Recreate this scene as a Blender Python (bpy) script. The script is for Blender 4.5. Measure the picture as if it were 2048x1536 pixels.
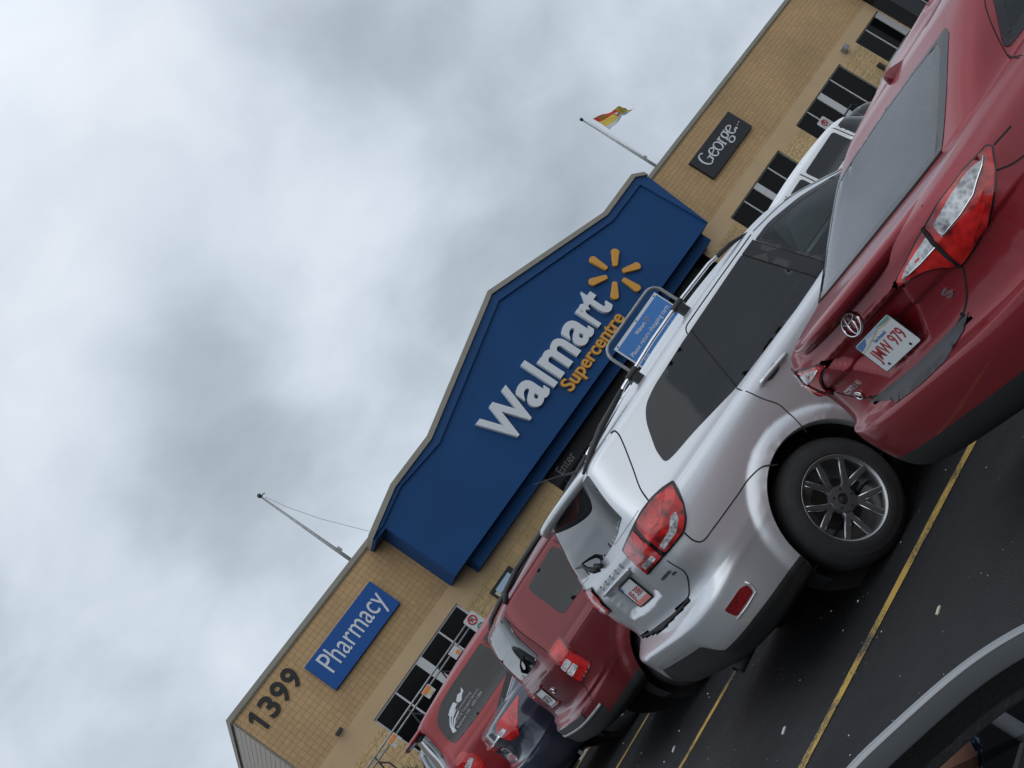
import bpy, bmesh, math, random
import numpy as np
from mathutils import Vector, Matrix
from mathutils.bvhtree import BVHTree
from mathutils.geometry import delaunay_2d_cdt
R = math.radians
random.seed(7)
for o in list(bpy.data.objects): bpy.data.objects.remove(o, do_unlink=True)
SC = bpy.context.scene
COL = SC.collection
# ------------------------------------------------------------------ camera (phone held far rolled over)
CAM_H = 1.42
cam = bpy.data.cameras.new("camera"); cam_o = bpy.data.objects.new("camera", cam); COL.objects.link(cam_o)
cam.sensor_width = 36.0; cam.lens = 36.0*2300/2048; cam.clip_start = 0.05; cam.clip_end = 3000
_roll = math.atan2(1.505, 1); _hd = np.array([math.cos(_roll), -math.sin(_roll)]); _dn = np.array([math.sin(_roll), math.cos(_roll)])
_L = np.array([748.3-1024, 1695.6-768]); _p = float(_L@_dn); PITCH = math.atan2(_p, 2300); YAW = math.atan2(-float(_L@_hd), math.hypot(2300, _p))
_fw = Vector((math.sin(YAW), math.cos(YAW), 0)); _r = Vector((math.cos(YAW), -math.sin(YAW), 0)); _z = Vector((0, 0, 1))
_d = _fw*math.cos(PITCH)+_z*math.sin(PITCH); _u = -_fw*math.sin(PITCH)+_z*math.cos(PITCH)
_X = _r*_hd[0]-_u*_dn[0]; _Y = -_r*_hd[1]+_u*_dn[1]
cam_o.matrix_world = Matrix(((_X.x, _Y.x, -_d.x, 0), (_X.y, _Y.y, -_d.y, 0), (_X.z, _Y.z, -_d.z, CAM_H), (0, 0, 0, 1)))
SC.camera = cam_o
SC.render.resolution_x = 1024; SC.render.resolution_y = 768
SC.view_settings.view_transform = 'Standard'; SC.view_settings.look = 'None'; SC.view_settings.exposure = 0; SC.view_settings.gamma = 1
def pixdir(px, py):     # unit direction of sight for a spot of the sky (used only to say where the cloud masses hang)
    q = np.array([px-1024, py-768.]); v = _d*2300+_r*float(q@_hd)-_u*float(q@_dn); return v.normalized()
# ------------------------------------------------------------------ sky
W = bpy.data.worlds.new("World"); SC.world = W; W.use_nodes = True
nt = W.node_tree; nt.nodes.clear()
def N(t, nt=None, **k):
    n = nt.nodes.new(t)
    for a, b in k.items():
        if a.startswith('i_'): n.inputs[a[2:].replace('_', ' ')].default_value = b
        else: setattr(n, a, b)
    return n
wo = N('ShaderNodeOutputWorld', nt); bg = N('ShaderNodeBackground', nt); nt.links.new(bg.outputs[0], wo.inputs[0])
tc = N('ShaderNodeTexCoord', nt)
sky = N('ShaderNodeTexSky', nt); sky.sky_type = 'NISHITA'; sky.sun_disc = False; sky.sun_elevation = R(48); sky.sun_rotation = R(200)
skm = N('ShaderNodeVectorMath', nt, operation='SCALE'); skm.inputs['Scale'].default_value = 0.10; nt.links.new(sky.outputs[0], skm.inputs[0])
sep = N('ShaderNodeSeparateXYZ', nt); nt.links.new(tc.outputs['Generated'], sep.inputs[0])
def math_(op, a, b=None, c=None, clamp=False):
    n = nt.nodes.new('ShaderNodeMath'); n.operation = op; n.use_clamp = clamp
    for i, v in enumerate((a, b, c)):
        if v is None: continue
        if isinstance(v, (int, float)): n.inputs[i].default_value = v
        else: nt.links.new(v, n.inputs[i])
    return n.outputs[0]
zc = math_('MAXIMUM', sep.outputs[2], 0.0)
den = math_('ADD', zc, 0.75)
cx = math_('DIVIDE', sep.outputs[0], den); cy = math_('DIVIDE', sep.outputs[1], den)
cmb = N('ShaderNodeCombineXYZ', nt); nt.links.new(cx, cmb.inputs[0]); nt.links.new(cy, cmb.inputs[1])
def noise(scale, detail, rough, dist=0.0, off=(0, 0, 0)):
    mp = N('ShaderNodeMapping', nt); mp.inputs['Location'].default_value = off; nt.links.new(cmb.outputs[0], mp.inputs[0])
    n = N('ShaderNodeTexNoise', nt); n.inputs['Scale'].default_value = scale; n.inputs['Detail'].default_value = detail
    n.inputs['Roughness'].default_value = rough; n.inputs['Distortion'].default_value = dist; nt.links.new(mp.outputs[0], n.inputs['Vector']); return n.outputs['Fac']
n1 = noise(3.4, 5, .5, .3, (3.1, .7, 0)); n2 = noise(10, 6, .52, .3, (1.2, 5.5, 0))
acc = math_('ADD', math_('MULTIPLY', math_('SUBTRACT', n1, .5), .78), math_('MULTIPLY', math_('SUBTRACT', n2, .5), .46))
CLOUDS = [(60, 700, .28, .13), (30, 200, .22, .08), (420, 640, .085, -.25), (430, 880, .085, -.27), (380, 1010, .05, -.12), (700, 120, .09, -.14), (620, 90, .08, -.06), (900, 60, .10, .05), (1150, 150, .17, -.05),
          (1000, 480, .16, -.13), (800, 330, .075, .14), (660, 500, .085, .12), (300, 1230, .09, .16), (650, 760, .07, .14), (240, 820, .07, .12),
          (700, 1000, .10, -.06), (330, 1440, .08, -.15), (60, 1420, .10, -.02), (1430, 60, .15, .05), (130, 560, .12, .08), (380, 250, .12, .05)]
ones = None
for px, py, rad, amp in CLOUDS:
    dv = pixdir(px, py)
    vm = N('ShaderNodeVectorMath', nt, operation='DISTANCE'); nt.links.new(tc.outputs['Generated'], vm.inputs[0]); vm.inputs[1].default_value = dv
    g = math_('POWER', 2.718, math_('MULTIPLY', math_('POWER', math_('DIVIDE', vm.outputs['Value'], rad), 2.0), -1.0))
    acc = math_('ADD', acc, math_('MULTIPLY', g, amp))
ramp = N('ShaderNodeValToRGB', nt); cr = ramp.color_ramp
cr.elements[0].position = 0.08; cr.elements[0].color = (.34, .39, .445, 1)
cr.elements[1].position = 0.92; cr.elements[1].color = (.88, .93, 1.0, 1)
e = cr.elements.new(.34); e.color = (.465, .53, .60, 1)
e = cr.elements.new(.56); e.color = (.645, .715, .81, 1)
nt.links.new(math_('ADD', acc, .485), ramp.inputs[0])
# an overcast sky is brighter overhead than near the horizon
up = math_('ADD', 1.0, math_('MULTIPLY', math_('MAXIMUM', math_('SUBTRACT', sep.outputs[2], .50), 0), 1.3))
cl = N('ShaderNodeVectorMath', nt, operation='SCALE'); nt.links.new(ramp.outputs[0], cl.inputs[0]); nt.links.new(up, cl.inputs['Scale'])
mx = N('ShaderNodeMix', nt, data_type='RGBA'); mx.inputs[0].default_value = .94
nt.links.new(skm.outputs[0], mx.inputs[6]); nt.links.new(cl.outputs[0], mx.inputs[7]); nt.links.new(mx.outputs[2], bg.inputs[0]); bg.inputs[1].default_value = 1.0
sun = bpy.data.lights.new("sun", 'SUN'); sun.energy = 0.7; sun.angle = R(80); sun.color = (1, .97, .92)
sun_o = bpy.data.objects.new("sun", sun); COL.objects.link(sun_o); sun_o.rotation_euler = (R(42), 0, R(-20))
# ------------------------------------------------------------------ materials
MAT = {}
def mat(name, col, rough=.6, metal=0., coat=0., spec=.5, coatr=.03, bump=0, bscale=40, var=0, vscale=5, emis=None):
    m = bpy.data.materials.new(name); m.use_nodes = True; t = m.node_tree; b = t.nodes['Principled BSDF']
    b.inputs['Base Color'].default_value = (*col, 1); b.inputs['Roughness'].default_value = rough; b.inputs['Metallic'].default_value = metal
    b.inputs['Coat Weight'].default_value = coat; b.inputs['Coat Roughness'].default_value = coatr; b.inputs['Specular IOR Level'].default_value = spec
    if var or bump:
        tc = t.nodes.new('ShaderNodeTexCoord')
    if var:
        n = t.nodes.new('ShaderNodeTexNoise'); n.inputs['Scale'].default_value = vscale; n.inputs['Detail'].default_value = 6
        t.links.new(tc.outputs['Object'], n.inputs[0])
        r = t.nodes.new('ShaderNodeValToRGB'); r.color_ramp.elements[0].position = .3; r.color_ramp.elements[1].position = .7
        r.color_ramp.elements[0].color = (*[c*(1-var) for c in col], 1); r.color_ramp.elements[1].color = (*[min(1, c*(1+var)) for c in col], 1)
        t.links.new(n.outputs[0], r.inputs[0]); t.links.new(r.outputs[0], b.inputs['Base Color'])
    if bump:
        n = t.nodes.new('ShaderNodeTexNoise'); n.inputs['Scale'].default_value = bscale; n.inputs['Detail'].default_value = 5
        t.links.new(tc.outputs['Object'], n.inputs[0]); bp = t.nodes.new('ShaderNodeBump'); bp.inputs['Strength'].default_value = bump; bp.inputs['Distance'].default_value = .02
        t.links.new(n.outputs[0], bp.inputs['Height']); t.links.new(bp.outputs[0], b.inputs['Normal'])
    MAT[name] = m; return m
def paint(name, col, metal=.5, rough=.38, dirt=.12, coat=.85):
    m = mat(name, col, rough, metal, coat, .5, .04); t = m.node_tree; b = t.nodes['Principled BSDF']
    tc = t.nodes.new('ShaderNodeTexCoord'); n = t.nodes.new('ShaderNodeTexNoise'); n.inputs['Scale'].default_value = 3.0; n.inputs['Detail'].default_value = 8; n.inputs['Roughness'].default_value = .65
    t.links.new(tc.outputs['Object'], n.inputs[0])
    mr = t.nodes.new('ShaderNodeMapRange'); mr.inputs[1].default_value = .35; mr.inputs[2].default_value = .75; mr.inputs[3].default_value = .03; mr.inputs[4].default_value = .03+dirt
    t.links.new(n.outputs[0], mr.inputs[0]); t.links.new(mr.outputs[0], b.inputs['Coat Roughness'])
    sx = t.nodes.new('ShaderNodeSeparateXYZ'); t.links.new(tc.outputs['Object'], sx.inputs[0])
    # road film thrown up on the lower body
    f = t.nodes.new('ShaderNodeMapRange'); f.inputs[1].default_value = .25; f.inputs[2].default_value = .75; f.inputs[3].default_value = .35; f.inputs[4].default_value = 0
    t.links.new(sx.outputs[2], f.inputs[0]); mu = t.nodes.new('ShaderNodeMath'); mu.operation = 'MULTIPLY'; t.links.new(f.outputs[0], mu.inputs[0]); t.links.new(n.outputs[0], mu.inputs[1])
    mc = t.nodes.new('ShaderNodeMix'); mc.data_type = 'RGBA'; mc.inputs[6].default_value = (*col, 1); mc.inputs[7].default_value = (.10, .09, .08, 1)
    t.links.new(mu.outputs[0], mc.inputs[0]); t.links.new(mc.outputs[2], b.inputs['Base Color'])
    return m
paint('red_paint', (.24, .009, .016), .4, .42, coat=.62); paint('dark_red_paint', (.15, .009, .014), .4, .42, coat=.55); paint('van_red_paint', (.22, .008, .012), .35, .42, coat=.5)
paint('silver_paint', (.60, .615, .635), .62, .34); paint('navy_paint', (.012, .018, .040), .4, .34); paint('white_paint', (.72, .73, .74), .0, .4); paint('black_paint', (.012, .013, .015), .3, .34)
paint('grey_blue_paint', (.16, .20, .24), .5, .36)
mat('black_plastic', (.018, .019, .020), .55, bump=.15, bscale=200); mat('grey_plastic', (.05, .053, .057), .5); mat('rubber', (.022, .022, .023), .8, bump=.1, bscale=60, var=.25, vscale=9); mat('seam_black', (.006, .006, .007), .8)
mat('alloy', (.34, .35, .36), .32, .9); mat('alloy_dark', (.26, .265, .275), .32, .8); mat('chrome', (.78, .79, .80), .10, 1.0); mat('alloy_bright', (.80, .81, .83), .22, 1.0)
mat('privacy_glass', (.007, .009, .010), .03, 0, .25, .42, var=.0); mat('return_blue', (.05, .19, .50), .5); paint('own_paint', (.20, .21, .22), .5, .3); mat('mirror_grey', (.22, .235, .25), .45, .3); mat('mirror_glass', (.55, .56, .58), .01, 1.0); mat('hair', (.05, .035, .02), .8); mat('plate_pole', (.5, .5, .5), .5); mat('frit', (.006, .006, .007), .12)
mat('plate_white', (.60, .62, .63), .45); mat('plate_red', (.35, .03, .035), .5); mat('plate_blue', (.10, .19, .42), .5); mat('plate_green', (.12, .32, .30), .5); mat('plate_gold', (.55, .42, .18), .5); mat('plate_pink', (.62, .20, .17), .5)
mat('seat_cloth', (.055, .057, .06), .9); mat('light_cloth', (.30, .32, .31), .9); mat('disc_metal', (.09, .088, .085), .45, .8)
mat('sign_blue', (.010, .080, .30), .5, spec=.3); mat('sign_white', (.62, .65, .68), .5); mat('sign_yellow', (.62, .30, .045), .5); mat('sign_black', (.012, .013, .016), .45); mat('number_black', (.014, .014, .014), .6)
mat('panel_blue', (.009, .058, .175), .7, spec=.25, var=.06, vscale=.5); mat('trim_blue', (.012, .062, .180), .65, spec=.3); mat('coping', (.27, .25, .205), .6, var=.08, vscale=2)
mat('frame_white', (.50, .51, .52), .5); mat('frame_bronze', (.16, .17, .15), .5); mat('galv', (.28, .29, .29), .45, .5, var=.2, vscale=12); mat('dark_steel', (.035, .037, .04), .5, .3)
mat('window_dark', (.004, .0045, .005), .10, spec=.12); mat('column_black', (.018, .020, .024), .6); mat('soffit_blue', (.012, .03, .065), .7)
mat('tan_smooth', (.52, .37, .215), .9, var=.05, vscale=1.2); mat('side_metal', (.40, .35, .29), .6, var=.04, vscale=1); mat('yellow_flag', (.62, .47, .08), .8); mat('red_flag', (.5, .03, .02), .8); mat('white_flag', (.5, .55, .6), .8); mat('gold_flag', (.25, .15, .02), .8)
mat('leaf', (.045, .085, .025), .7, var=.4, vscale=8); mat('orange', (.75, .22, .03), .6); mat('red_sign', (.45, .02, .02), .5); mat('cream', (.55, .52, .38), .6); mat('pale_blue', (.40, .55, .68), .4); mat('green_mark', (.05, .22, .15), .6); mat('flag_rope', (.5, .5, .5), .8)
mat('skin', (.36, .16, .10), .55, bump=.1, bscale=80); mat('amber_lens', (.5, .12, .02), .2)
def lens_mat(name, col, dark, scale=26):
    m = mat(name, col, .18, 0, 1.0, .5, .02); t = m.node_tree; b = t.nodes['Principled BSDF']
    tc = t.nodes.new('ShaderNodeTexCoord'); v = t.nodes.new('ShaderNodeTexVoronoi'); v.inputs['Scale'].default_value = scale
    n = t.nodes.new('ShaderNodeTexNoise'); n.inputs['Scale'].default_value = 7; n.inputs['Detail'].default_value = 2
    t.links.new(tc.outputs['Object'], v.inputs[0]); t.links.new(tc.outputs['Object'], n.inputs[0])
    ad = t.nodes.new('ShaderNodeMath'); ad.operation = 'MULTIPLY_ADD'; t.links.new(v.outputs['Distance'], ad.inputs[0]); ad.inputs[1].default_value = .35; t.links.new(n.outputs[0], ad.inputs[2])
    r = t.nodes.new('ShaderNodeValToRGB'); r.color_ramp.elements[0].position = .48; r.color_ramp.elements[1].position = .82; r.color_ramp.elements[0].color = (*dark, 1); r.color_ramp.elements[1].color = (*col, 1)
    t.links.new(ad.outputs[0], r.inputs[0]); t.links.new(r.outputs[0], b.inputs['Base Color'])
    bp = t.nodes.new('ShaderNodeBump'); bp.inputs['Strength'].default_value = .10; bp.inputs['Distance'].default_value = .006; t.links.new(v.outputs['Distance'], bp.inputs['Height']); t.links.new(bp.outputs[0], b.inputs['Normal'])
    b.inputs['Coat Weight'].default_value = .7
    return m
lens_mat('red_lens', (.62, .015, .012), (.13, .002, .004)); lens_mat('dark_red_lens', (.20, .004, .006), (.07, .001, .002), 60); lens_mat('clear_lens', (.62, .64, .66), (.16, .16, .17), 60)
lens_mat('bright_red_lens', (.60, .010, .010), (.30, .004, .004), 40)
def glass(name, tint, refl_boost=1.0):
    m = bpy.data.materials.new(name); m.use_nodes = True; t = m.node_tree; t.nodes.clear()
    o = t.nodes.new('ShaderNodeOutputMaterial'); mx = t.nodes.new('ShaderNodeMixShader'); tr = t.nodes.new('ShaderNodeBsdfTransparent'); gl = t.nodes.new('ShaderNodeBsdfGlossy')
    fr = t.nodes.new('ShaderNodeFresnel'); fr.inputs[0].default_value = 1.52
    m2 = t.nodes.new('ShaderNodeMath'); m2.operation = 'MULTIPLY'; m2.inputs[1].default_value = refl_boost; m2.use_clamp = True
    t.links.new(fr.outputs[0], m2.inputs[0]); t.links.new(m2.outputs[0], mx.inputs[0])
    tr.inputs[0].default_value = (*tint, 1); gl.inputs['Roughness'].default_value = .02; gl.inputs[0].default_value = (.95, .97, 1, 1)
    t.links.new(tr.outputs[0], mx.inputs[1]); t.links.new(gl.outputs[0], mx.inputs[2]); t.links.new(mx.outputs[0], o.inputs[0]); MAT[name] = m; return m
glass('clear_glass', (.78, .88, .84), 1.0); glass('rear_glass', (.74, .84, .80), 1.15)
# asphalt
m = mat('asphalt', (.035, .036, .038), .75, spec=.3); t = m.node_tree; b = t.nodes['Principled BSDF']
tc2 = t.nodes.new('ShaderNodeTexCoord')
def tn(scale, det=6, rough=.6):
    n = t.nodes.new('ShaderNodeTexNoise'); n.inputs['Scale'].default_value = scale; n.inputs['Detail'].default_value = det; n.inputs['Roughness'].default_value = rough; t.links.new(tc2.outputs['Object'], n.inputs[0]); return n
na, nb, nc_ = tn(.6, 5), tn(160, 3, .7), tn(9, 5)
ra = t.nodes.new('ShaderNodeValToRGB'); ra.color_ramp.elements[0].color = (.0075, .008, .009, 1); ra.color_ramp.elements[1].color = (.015, .0153, .0165, 1); ra.color_ramp.elements[0].position = .35; ra.color_ramp.elements[1].position = .68; t.links.new(na.outputs[0], ra.inputs[0])
rb = t.nodes.new('ShaderNodeValToRGB'); rb.color_ramp.elements[0].color = (.45, .45, .45, 1); rb.color_ramp.elements[1].color = (2.2, 2.2, 2.2, 1); rb.color_ramp.elements[0].position = .38; rb.color_ramp.elements[1].position = .72; t.links.new(nb.outputs[0], rb.inputs[0])
mm = t.nodes.new('ShaderNodeMix'); mm.data_type = 'RGBA'; mm.blend_type = 'MULTIPLY'; mm.inputs[0].default_value = 1; t.links.new(ra.outputs[0], mm.inputs[6]); t.links.new(rb.outputs[0], mm.inputs[7]); t.links.new(mm.outputs[2], b.inputs['Base Color'])
vo = t.nodes.new('ShaderNodeTexVoronoi'); vo.inputs['Scale'].default_value = 150; t.links.new(tc2.outputs['Object'], vo.inputs[0])
bp = t.nodes.new('ShaderNodeBump'); bp.inputs['Strength'].default_value = .6; bp.inputs['Distance'].default_value = .006; t.links.new(vo.outputs['Distance'], bp.inputs['Height']); t.links.new(bp.outputs[0], b.inputs['Normal'])
rr = t.nodes.new('ShaderNodeMapRange'); rr.inputs[1].default_value = .4; rr.inputs[2].default_value = .62; rr.inputs[3].default_value = .72; rr.inputs[4].default_value = .50; t.links.new(na.outputs[0], rr.inputs[0]); t.links.new(rr.outputs[0], b.inputs['Roughness'])
# worn yellow paint: chips show the asphalt through
m = mat('yellow_line', (.46, .29, .065), .75); t = m.node_tree; b = t.nodes['Principled BSDF']; tc2 = t.nodes.new('ShaderNodeTexCoord'); na = tn(70, 6, .8); nb = tn(3.2, 4, .6)
ad = t.nodes.new('ShaderNodeMath'); ad.operation = 'ADD'; t.links.new(na.outputs[0], ad.inputs[0]); t.links.new(nb.outputs[0], ad.inputs[1])
ra = t.nodes.new('ShaderNodeValToRGB'); ra.color_ramp.elements[0].color = (.05, .045, .035, 1); ra.color_ramp.elements[1].color = (.44, .28, .06, 1); ra.color_ramp.elements[0].position = .44; ra.color_ramp.elements[1].position = .52
hv = t.nodes.new('ShaderNodeMath'); hv.operation = 'MULTIPLY'; hv.inputs[1].default_value = .5; t.links.new(ad.outputs[0], hv.inputs[0]); t.links.new(hv.outputs[0], ra.inputs[0]); t.links.new(ra.outputs[0], b.inputs['Base Color'])
# scored concrete block, stacked in a square grid
def block_mat(name, base, sz=.2, rough_face=0.0):
    m = mat(name, base, .92); t = m.node_tree; b = t.nodes['Principled BSDF']; tc = t.nodes.new('ShaderNodeTexCoord')
    mp = t.nodes.new('ShaderNodeMapping'); mp.inputs['Rotation'].default_value = (R(90), 0, 0); t.links.new(tc.outputs['Object'], mp.inputs[0])
    br = t.nodes.new('ShaderNodeTexBrick'); br.offset = 0; br.inputs['Scale'].default_value = 1; br.inputs['Brick Width'].default_value = sz; br.inputs['Row Height'].default_value = sz; br.inputs['Mortar Size'].default_value = .010; br.inputs['Mortar Smooth'].default_value = .3
    br.inputs['Color1'].default_value = (*[c*.94 for c in base], 1); br.inputs['Color2'].default_value = (*[c*1.05 for c in base], 1); br.inputs['Mortar'].default_value = (*[c*.74 for c in base], 1)
    t.links.new(mp.outputs[0], br.inputs[0])
    n = t.nodes.new('ShaderNodeTexNoise'); n.inputs['Scale'].default_value = .35; n.inputs['Detail'].default_value = 5; t.links.new(tc.outputs['Object'], n.inputs[0])
    r = t.nodes.new('ShaderNodeValToRGB'); r.color_ramp.elements[0].position = .3; r.color_ramp.elements[1].position = .7; r.color_ramp.elements[0].color = (.88, .88, .86, 1); r.color_ramp.elements[1].color = (1.16, 1.12, 1.06, 1); t.links.new(n.outputs[0], r.inputs[0])
    mm = t.nodes.new('ShaderNodeMix'); mm.data_type = 'RGBA'; mm.blend_type = 'MULTIPLY'; mm.inputs[0].default_value = 1; t.links.new(br.outputs[0], mm.inputs[6]); t.links.new(r.outputs[0], mm.inputs[7]); t.links.new(mm.outputs[2], b.inputs['Base Color'])
    bp = t.nodes.new('ShaderNodeBump'); bp.inputs['Strength'].default_value = .7; bp.inputs['Distance'].default_value = .012; bp.invert = True; t.links.new(br.outputs['Fac'], bp.inputs['Height']); last = bp
    if rough_face:
        n2 = t.nodes.new('ShaderNodeTexNoise'); n2.inputs['Scale'].default_value = 7; n2.inputs['Detail'].default_value = 6; t.links.new(tc.outputs['Object'], n2.inputs[0])
        b2 = t.nodes.new('ShaderNodeBump'); b2.inputs['Strength'].default_value = rough_face; b2.inputs['Distance'].default_value = .12; t.links.new(n2.outputs[0], b2.inputs['Height']); t.links.new(bp.outputs[0], b2.inputs['Normal']); last = b2
    t.links.new(last.outputs[0], b.inputs['Normal']); return m
block_mat('block_tan', (.47, .315, .165)); block_mat('block_split', (.50, .36, .19), .4, .6)
# speckled shirt
m = mat('shirt', (.03, .06, .12), .9); t = m.node_tree; b = t.nodes['Principled BSDF']; tc = t.nodes.new('ShaderNodeTexCoord'); v = t.nodes.new('ShaderNodeTexNoise'); v.inputs['Scale'].default_value = 120; v.inputs['Detail'].default_value = 3; t.links.new(tc.outputs['Object'], v.inputs[0])
r = t.nodes.new('ShaderNodeValToRGB'); r.color_ramp.elements[0].color = (.008, .014, .03, 1); r.color_ramp.elements[1].color = (.42, .52, .62, 1); r.color_ramp.elements[0].position = .46; r.color_ramp.elements[1].position = .60; e = r.color_ramp.elements.new(.52); e.color = (.03, .09, .18, 1); t.links.new(v.outputs[0], r.inputs[0]); t.links.new(r.outputs[0], b.inputs['Base Color'])
# ------------------------------------------------------------------ mesh helpers
def obj(name, geom, m, parent=None, smooth=False, loc=None, bevel=0):
    V, F = geom[0], geom[1]
    me = bpy.data.meshes.new(name); me.from_pydata([tuple(map(float, v)) for v in V], [], [tuple(int(i) for i in f) for f in F])
    ms = m if isinstance(m, (list, tuple)) else [m]
    for x in ms: me.materials.append(MAT[x])
    if len(geom) > 2: me.polygons.foreach_set('material_index', [int(i) for i in geom[2]])
    if smooth: me.polygons.foreach_set('use_smooth', [True]*len(me.polygons))
    me.update(); o = bpy.data.objects.new(name, me); COL.objects.link(o)
    if parent: o.parent = parent
    if loc is not None: o.location = loc
    if bevel:
        md = o.modifiers.new('bevel', 'BEVEL'); md.width = bevel; md.segments = 2; md.limit_method = 'ANGLE'; md.angle_limit = R(40)
    return o
def join(*gs):
    V = []; F = []; M = []
    for g in gs:
        n = len(V); V += [tuple(v) for v in g[0]]; F += [tuple(i+n for i in f) for f in g[1]]; M += list(g[2]) if len(g) > 2 else [0]*len(g[1])
    return V, F, M
def withm(g, k): return g[0], g[1], [k]*len(g[1])
def box(x0, x1, y0, y1, z0, z1):
    V = [(x, y, z) for x in (x0, x1) for y in (y0, y1) for z in (z0, z1)]
    return V, [(0, 1, 3, 2), (4, 6, 7, 5), (0, 4, 5, 1), (2, 3, 7, 6), (0, 2, 6, 4), (1, 5, 7, 3)]
def quad(a, b, c, d): return [a, b, c, d], [(0, 1, 2, 3)]
def prism(poly, y0, y1):    # polygon in x,z extruded along y
    n = len(poly); V = [(p[0], y0, p[1]) for p in poly]+[(p[0], y1, p[1]) for p in poly]
    F = [tuple(range(n)), tuple(range(2*n-1, n-1, -1))]+[(i, i+n, (i+1) % n+n, (i+1) % n) for i in range(n)]
    return V, F
def tube(pts, r, seg=10, closed=False, cap=True):
    P = [Vector(p) for p in pts]; n = len(P); V = []; F = []; prev = None
    for i, p in enumerate(P):
        if closed: t = (P[(i+1) % n]-P[i-1])
        else: t = P[min(i+1, n-1)]-P[max(i-1, 0)]
        t.normalize()
        if prev is None: a = t.orthogonal().normalized()
        else: a = (prev-t*prev.dot(t)).normalized()
        prev = a; b_ = t.cross(a); rr = r[i] if isinstance(r, (list, tuple)) else r
        for k in range(seg):
            an = 2*math.pi*k/seg; V.append(tuple(p+(a*math.cos(an)+b_*math.sin(an))*rr))
    m_ = n if closed else n-1
    for i in range(m_):
        j = (i+1) % n
        for k in range(seg): F.append((i*seg+k, i*seg+(k+1) % seg, j*seg+(k+1) % seg, j*seg+k))
    if cap and not closed: F.append(tuple(range(seg-1, -1, -1))); F.append(tuple((n-1)*seg+k for k in range(seg)))
    return V, F
def lathe(prof, seg=48, axis='y', ang=2*math.pi):   # prof: (radius, along-axis)
    V = []; F = []; n = len(prof); full = abs(ang-2*math.pi) < 1e-6; S = seg if full else seg+1
    for k in range(S):
        a = ang*k/seg
        for r, h in prof:
            if axis == 'y': V.append((r*math.cos(a), h, r*math.sin(a)))
            else: V.append((r*math.cos(a), r*math.sin(a), h))
    for k in range(seg):
        k2 = (k+1) % S
        for i in range(n-1): F.append((k*n+i, k*n+i+1, k2*n+i+1, k2*n+i))
    return V, F
def xf(g, M): return ([tuple(M @ Vector(v)) for v in g[0]],)+tuple(g[1:])
def empty(name, label, cat, loc=(0, 0, 0), rz=0, group=None):
    o = bpy.data.objects.new(name, None); COL.objects.link(o); o.location = loc; o.rotation_euler = (0, 0, rz); tag(o, label, cat, group); return o
def tag(o, label=None, cat=None, group=None, kind=None):
    if label: o['label'] = label
    if cat: o['category'] = cat
    if group: o['group'] = group
    if kind: o['kind'] = kind
    return o
def copy_tree(o, parent=None):
    c = o.copy(); COL.objects.link(c); c.parent = parent
    for ch in [x for x in bpy.data.objects if x.parent == o]: copy_tree(ch, c)
    return c
def text_geom(body, w=None, h=None, depth=.02, offset=0.0, shear=0., spacing=1.0, res=6):   # lettering in x,z facing -y, lower-left at the origin, scaled to w x h
    cu = bpy.data.curves.new('lettering', 'FONT'); cu.body = body; cu.size = 1; cu.offset = offset; cu.extrude = .001; cu.shear = shear; cu.space_character = spacing; cu.resolution_u = res
    ob = bpy.data.objects.new('lettering', cu); COL.objects.link(ob); dg = bpy.context.evaluated_depsgraph_get(); dg.update()
    me = bpy.data.meshes.new_from_object(ob.evaluated_get(dg)); V = np.array([v.co[:] for v in me.vertices]); F = [tuple(p.vertices) for p in me.polygons]
    bpy.data.objects.remove(ob); bpy.data.curves.remove(cu); bpy.data.meshes.remove(me)
    lo = V.min(0); hi = V.max(0); sx = (w/(hi[0]-lo[0])) if w else h/(hi[1]-lo[1]); sy = (h/(hi[1]-lo[1])) if h else sx
    out = [((v[0]-lo[0])*sx, -depth if v[2] > 0 else 0., (v[1]-lo[1])*sy) for v in V]
    return out, F
def nib(strokes, wmax, wmin, depth, nib_a=0.0):     # broad-pen strokes -> thick-thin lettering in x,z
    gs = []
    for pts in strokes:
        P = [np.array(p, float) for p in pts]
        Q = []
        for i in range(len(P)-1):                # Catmull-Rom
            p0 = P[max(i-1, 0)]; p1 = P[i]; p2 = P[i+1]; p3 = P[min(i+2, len(P)-1)]
            for k in range(6):
                s = k/6; Q.append(.5*((2*p1)+(-p0+p2)*s+(2*p0-5*p1+4*p2-p3)*s*s+(-p0+3*p1-3*p2+p3)*s**3))
        Q.append(P[-1]); V = []; F = []
        for i, q in enumerate(Q):
            t_ = Q[min(i+1, len(Q)-1)]-Q[max(i-1, 0)]; t_ = t_/(np.linalg.norm(t_)+1e-9); nn = np.array([-t_[1], t_[0]])
            w_ = (wmin+(wmax-wmin)*abs(t_[1]))*.5
            for yy in (-depth, 0): V += [(q[0]+nn[0]*w_, yy, q[1]+nn[1]*w_), (q[0]-nn[0]*w_, yy, q[1]-nn[1]*w_)]
        for i in range(len(Q)-1):
            a = i*4; b_ = a+4; F += [(a, a+1, b_+1, b_), (a+2, b_+2, b_+3, a+3), (a, b_, b_+2, a+2), (a+1, a+3, b_+3, b_+1)]
        F += [(0, 2, 3, 1), (len(V)-4, len(V)-3, len(V)-1, len(V)-2)]
        gs.append((V, F))
    return join(*gs)
def arc(cx, cz, rx, rz, a0, a1, n=16): return [(cx+rx*math.cos(R(a0+(a1-a0)*i/n)), cz+rz*math.sin(R(a0+(a1-a0)*i/n))) for i in range(n+1)]
def disc(cx, cz, rx, rz, y0, y1, n=20): return prism([(cx+rx*math.cos(2*math.pi*i/n), cz+rz*math.sin(2*math.pi*i/n)) for i in range(n)], y0, y1)
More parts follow.
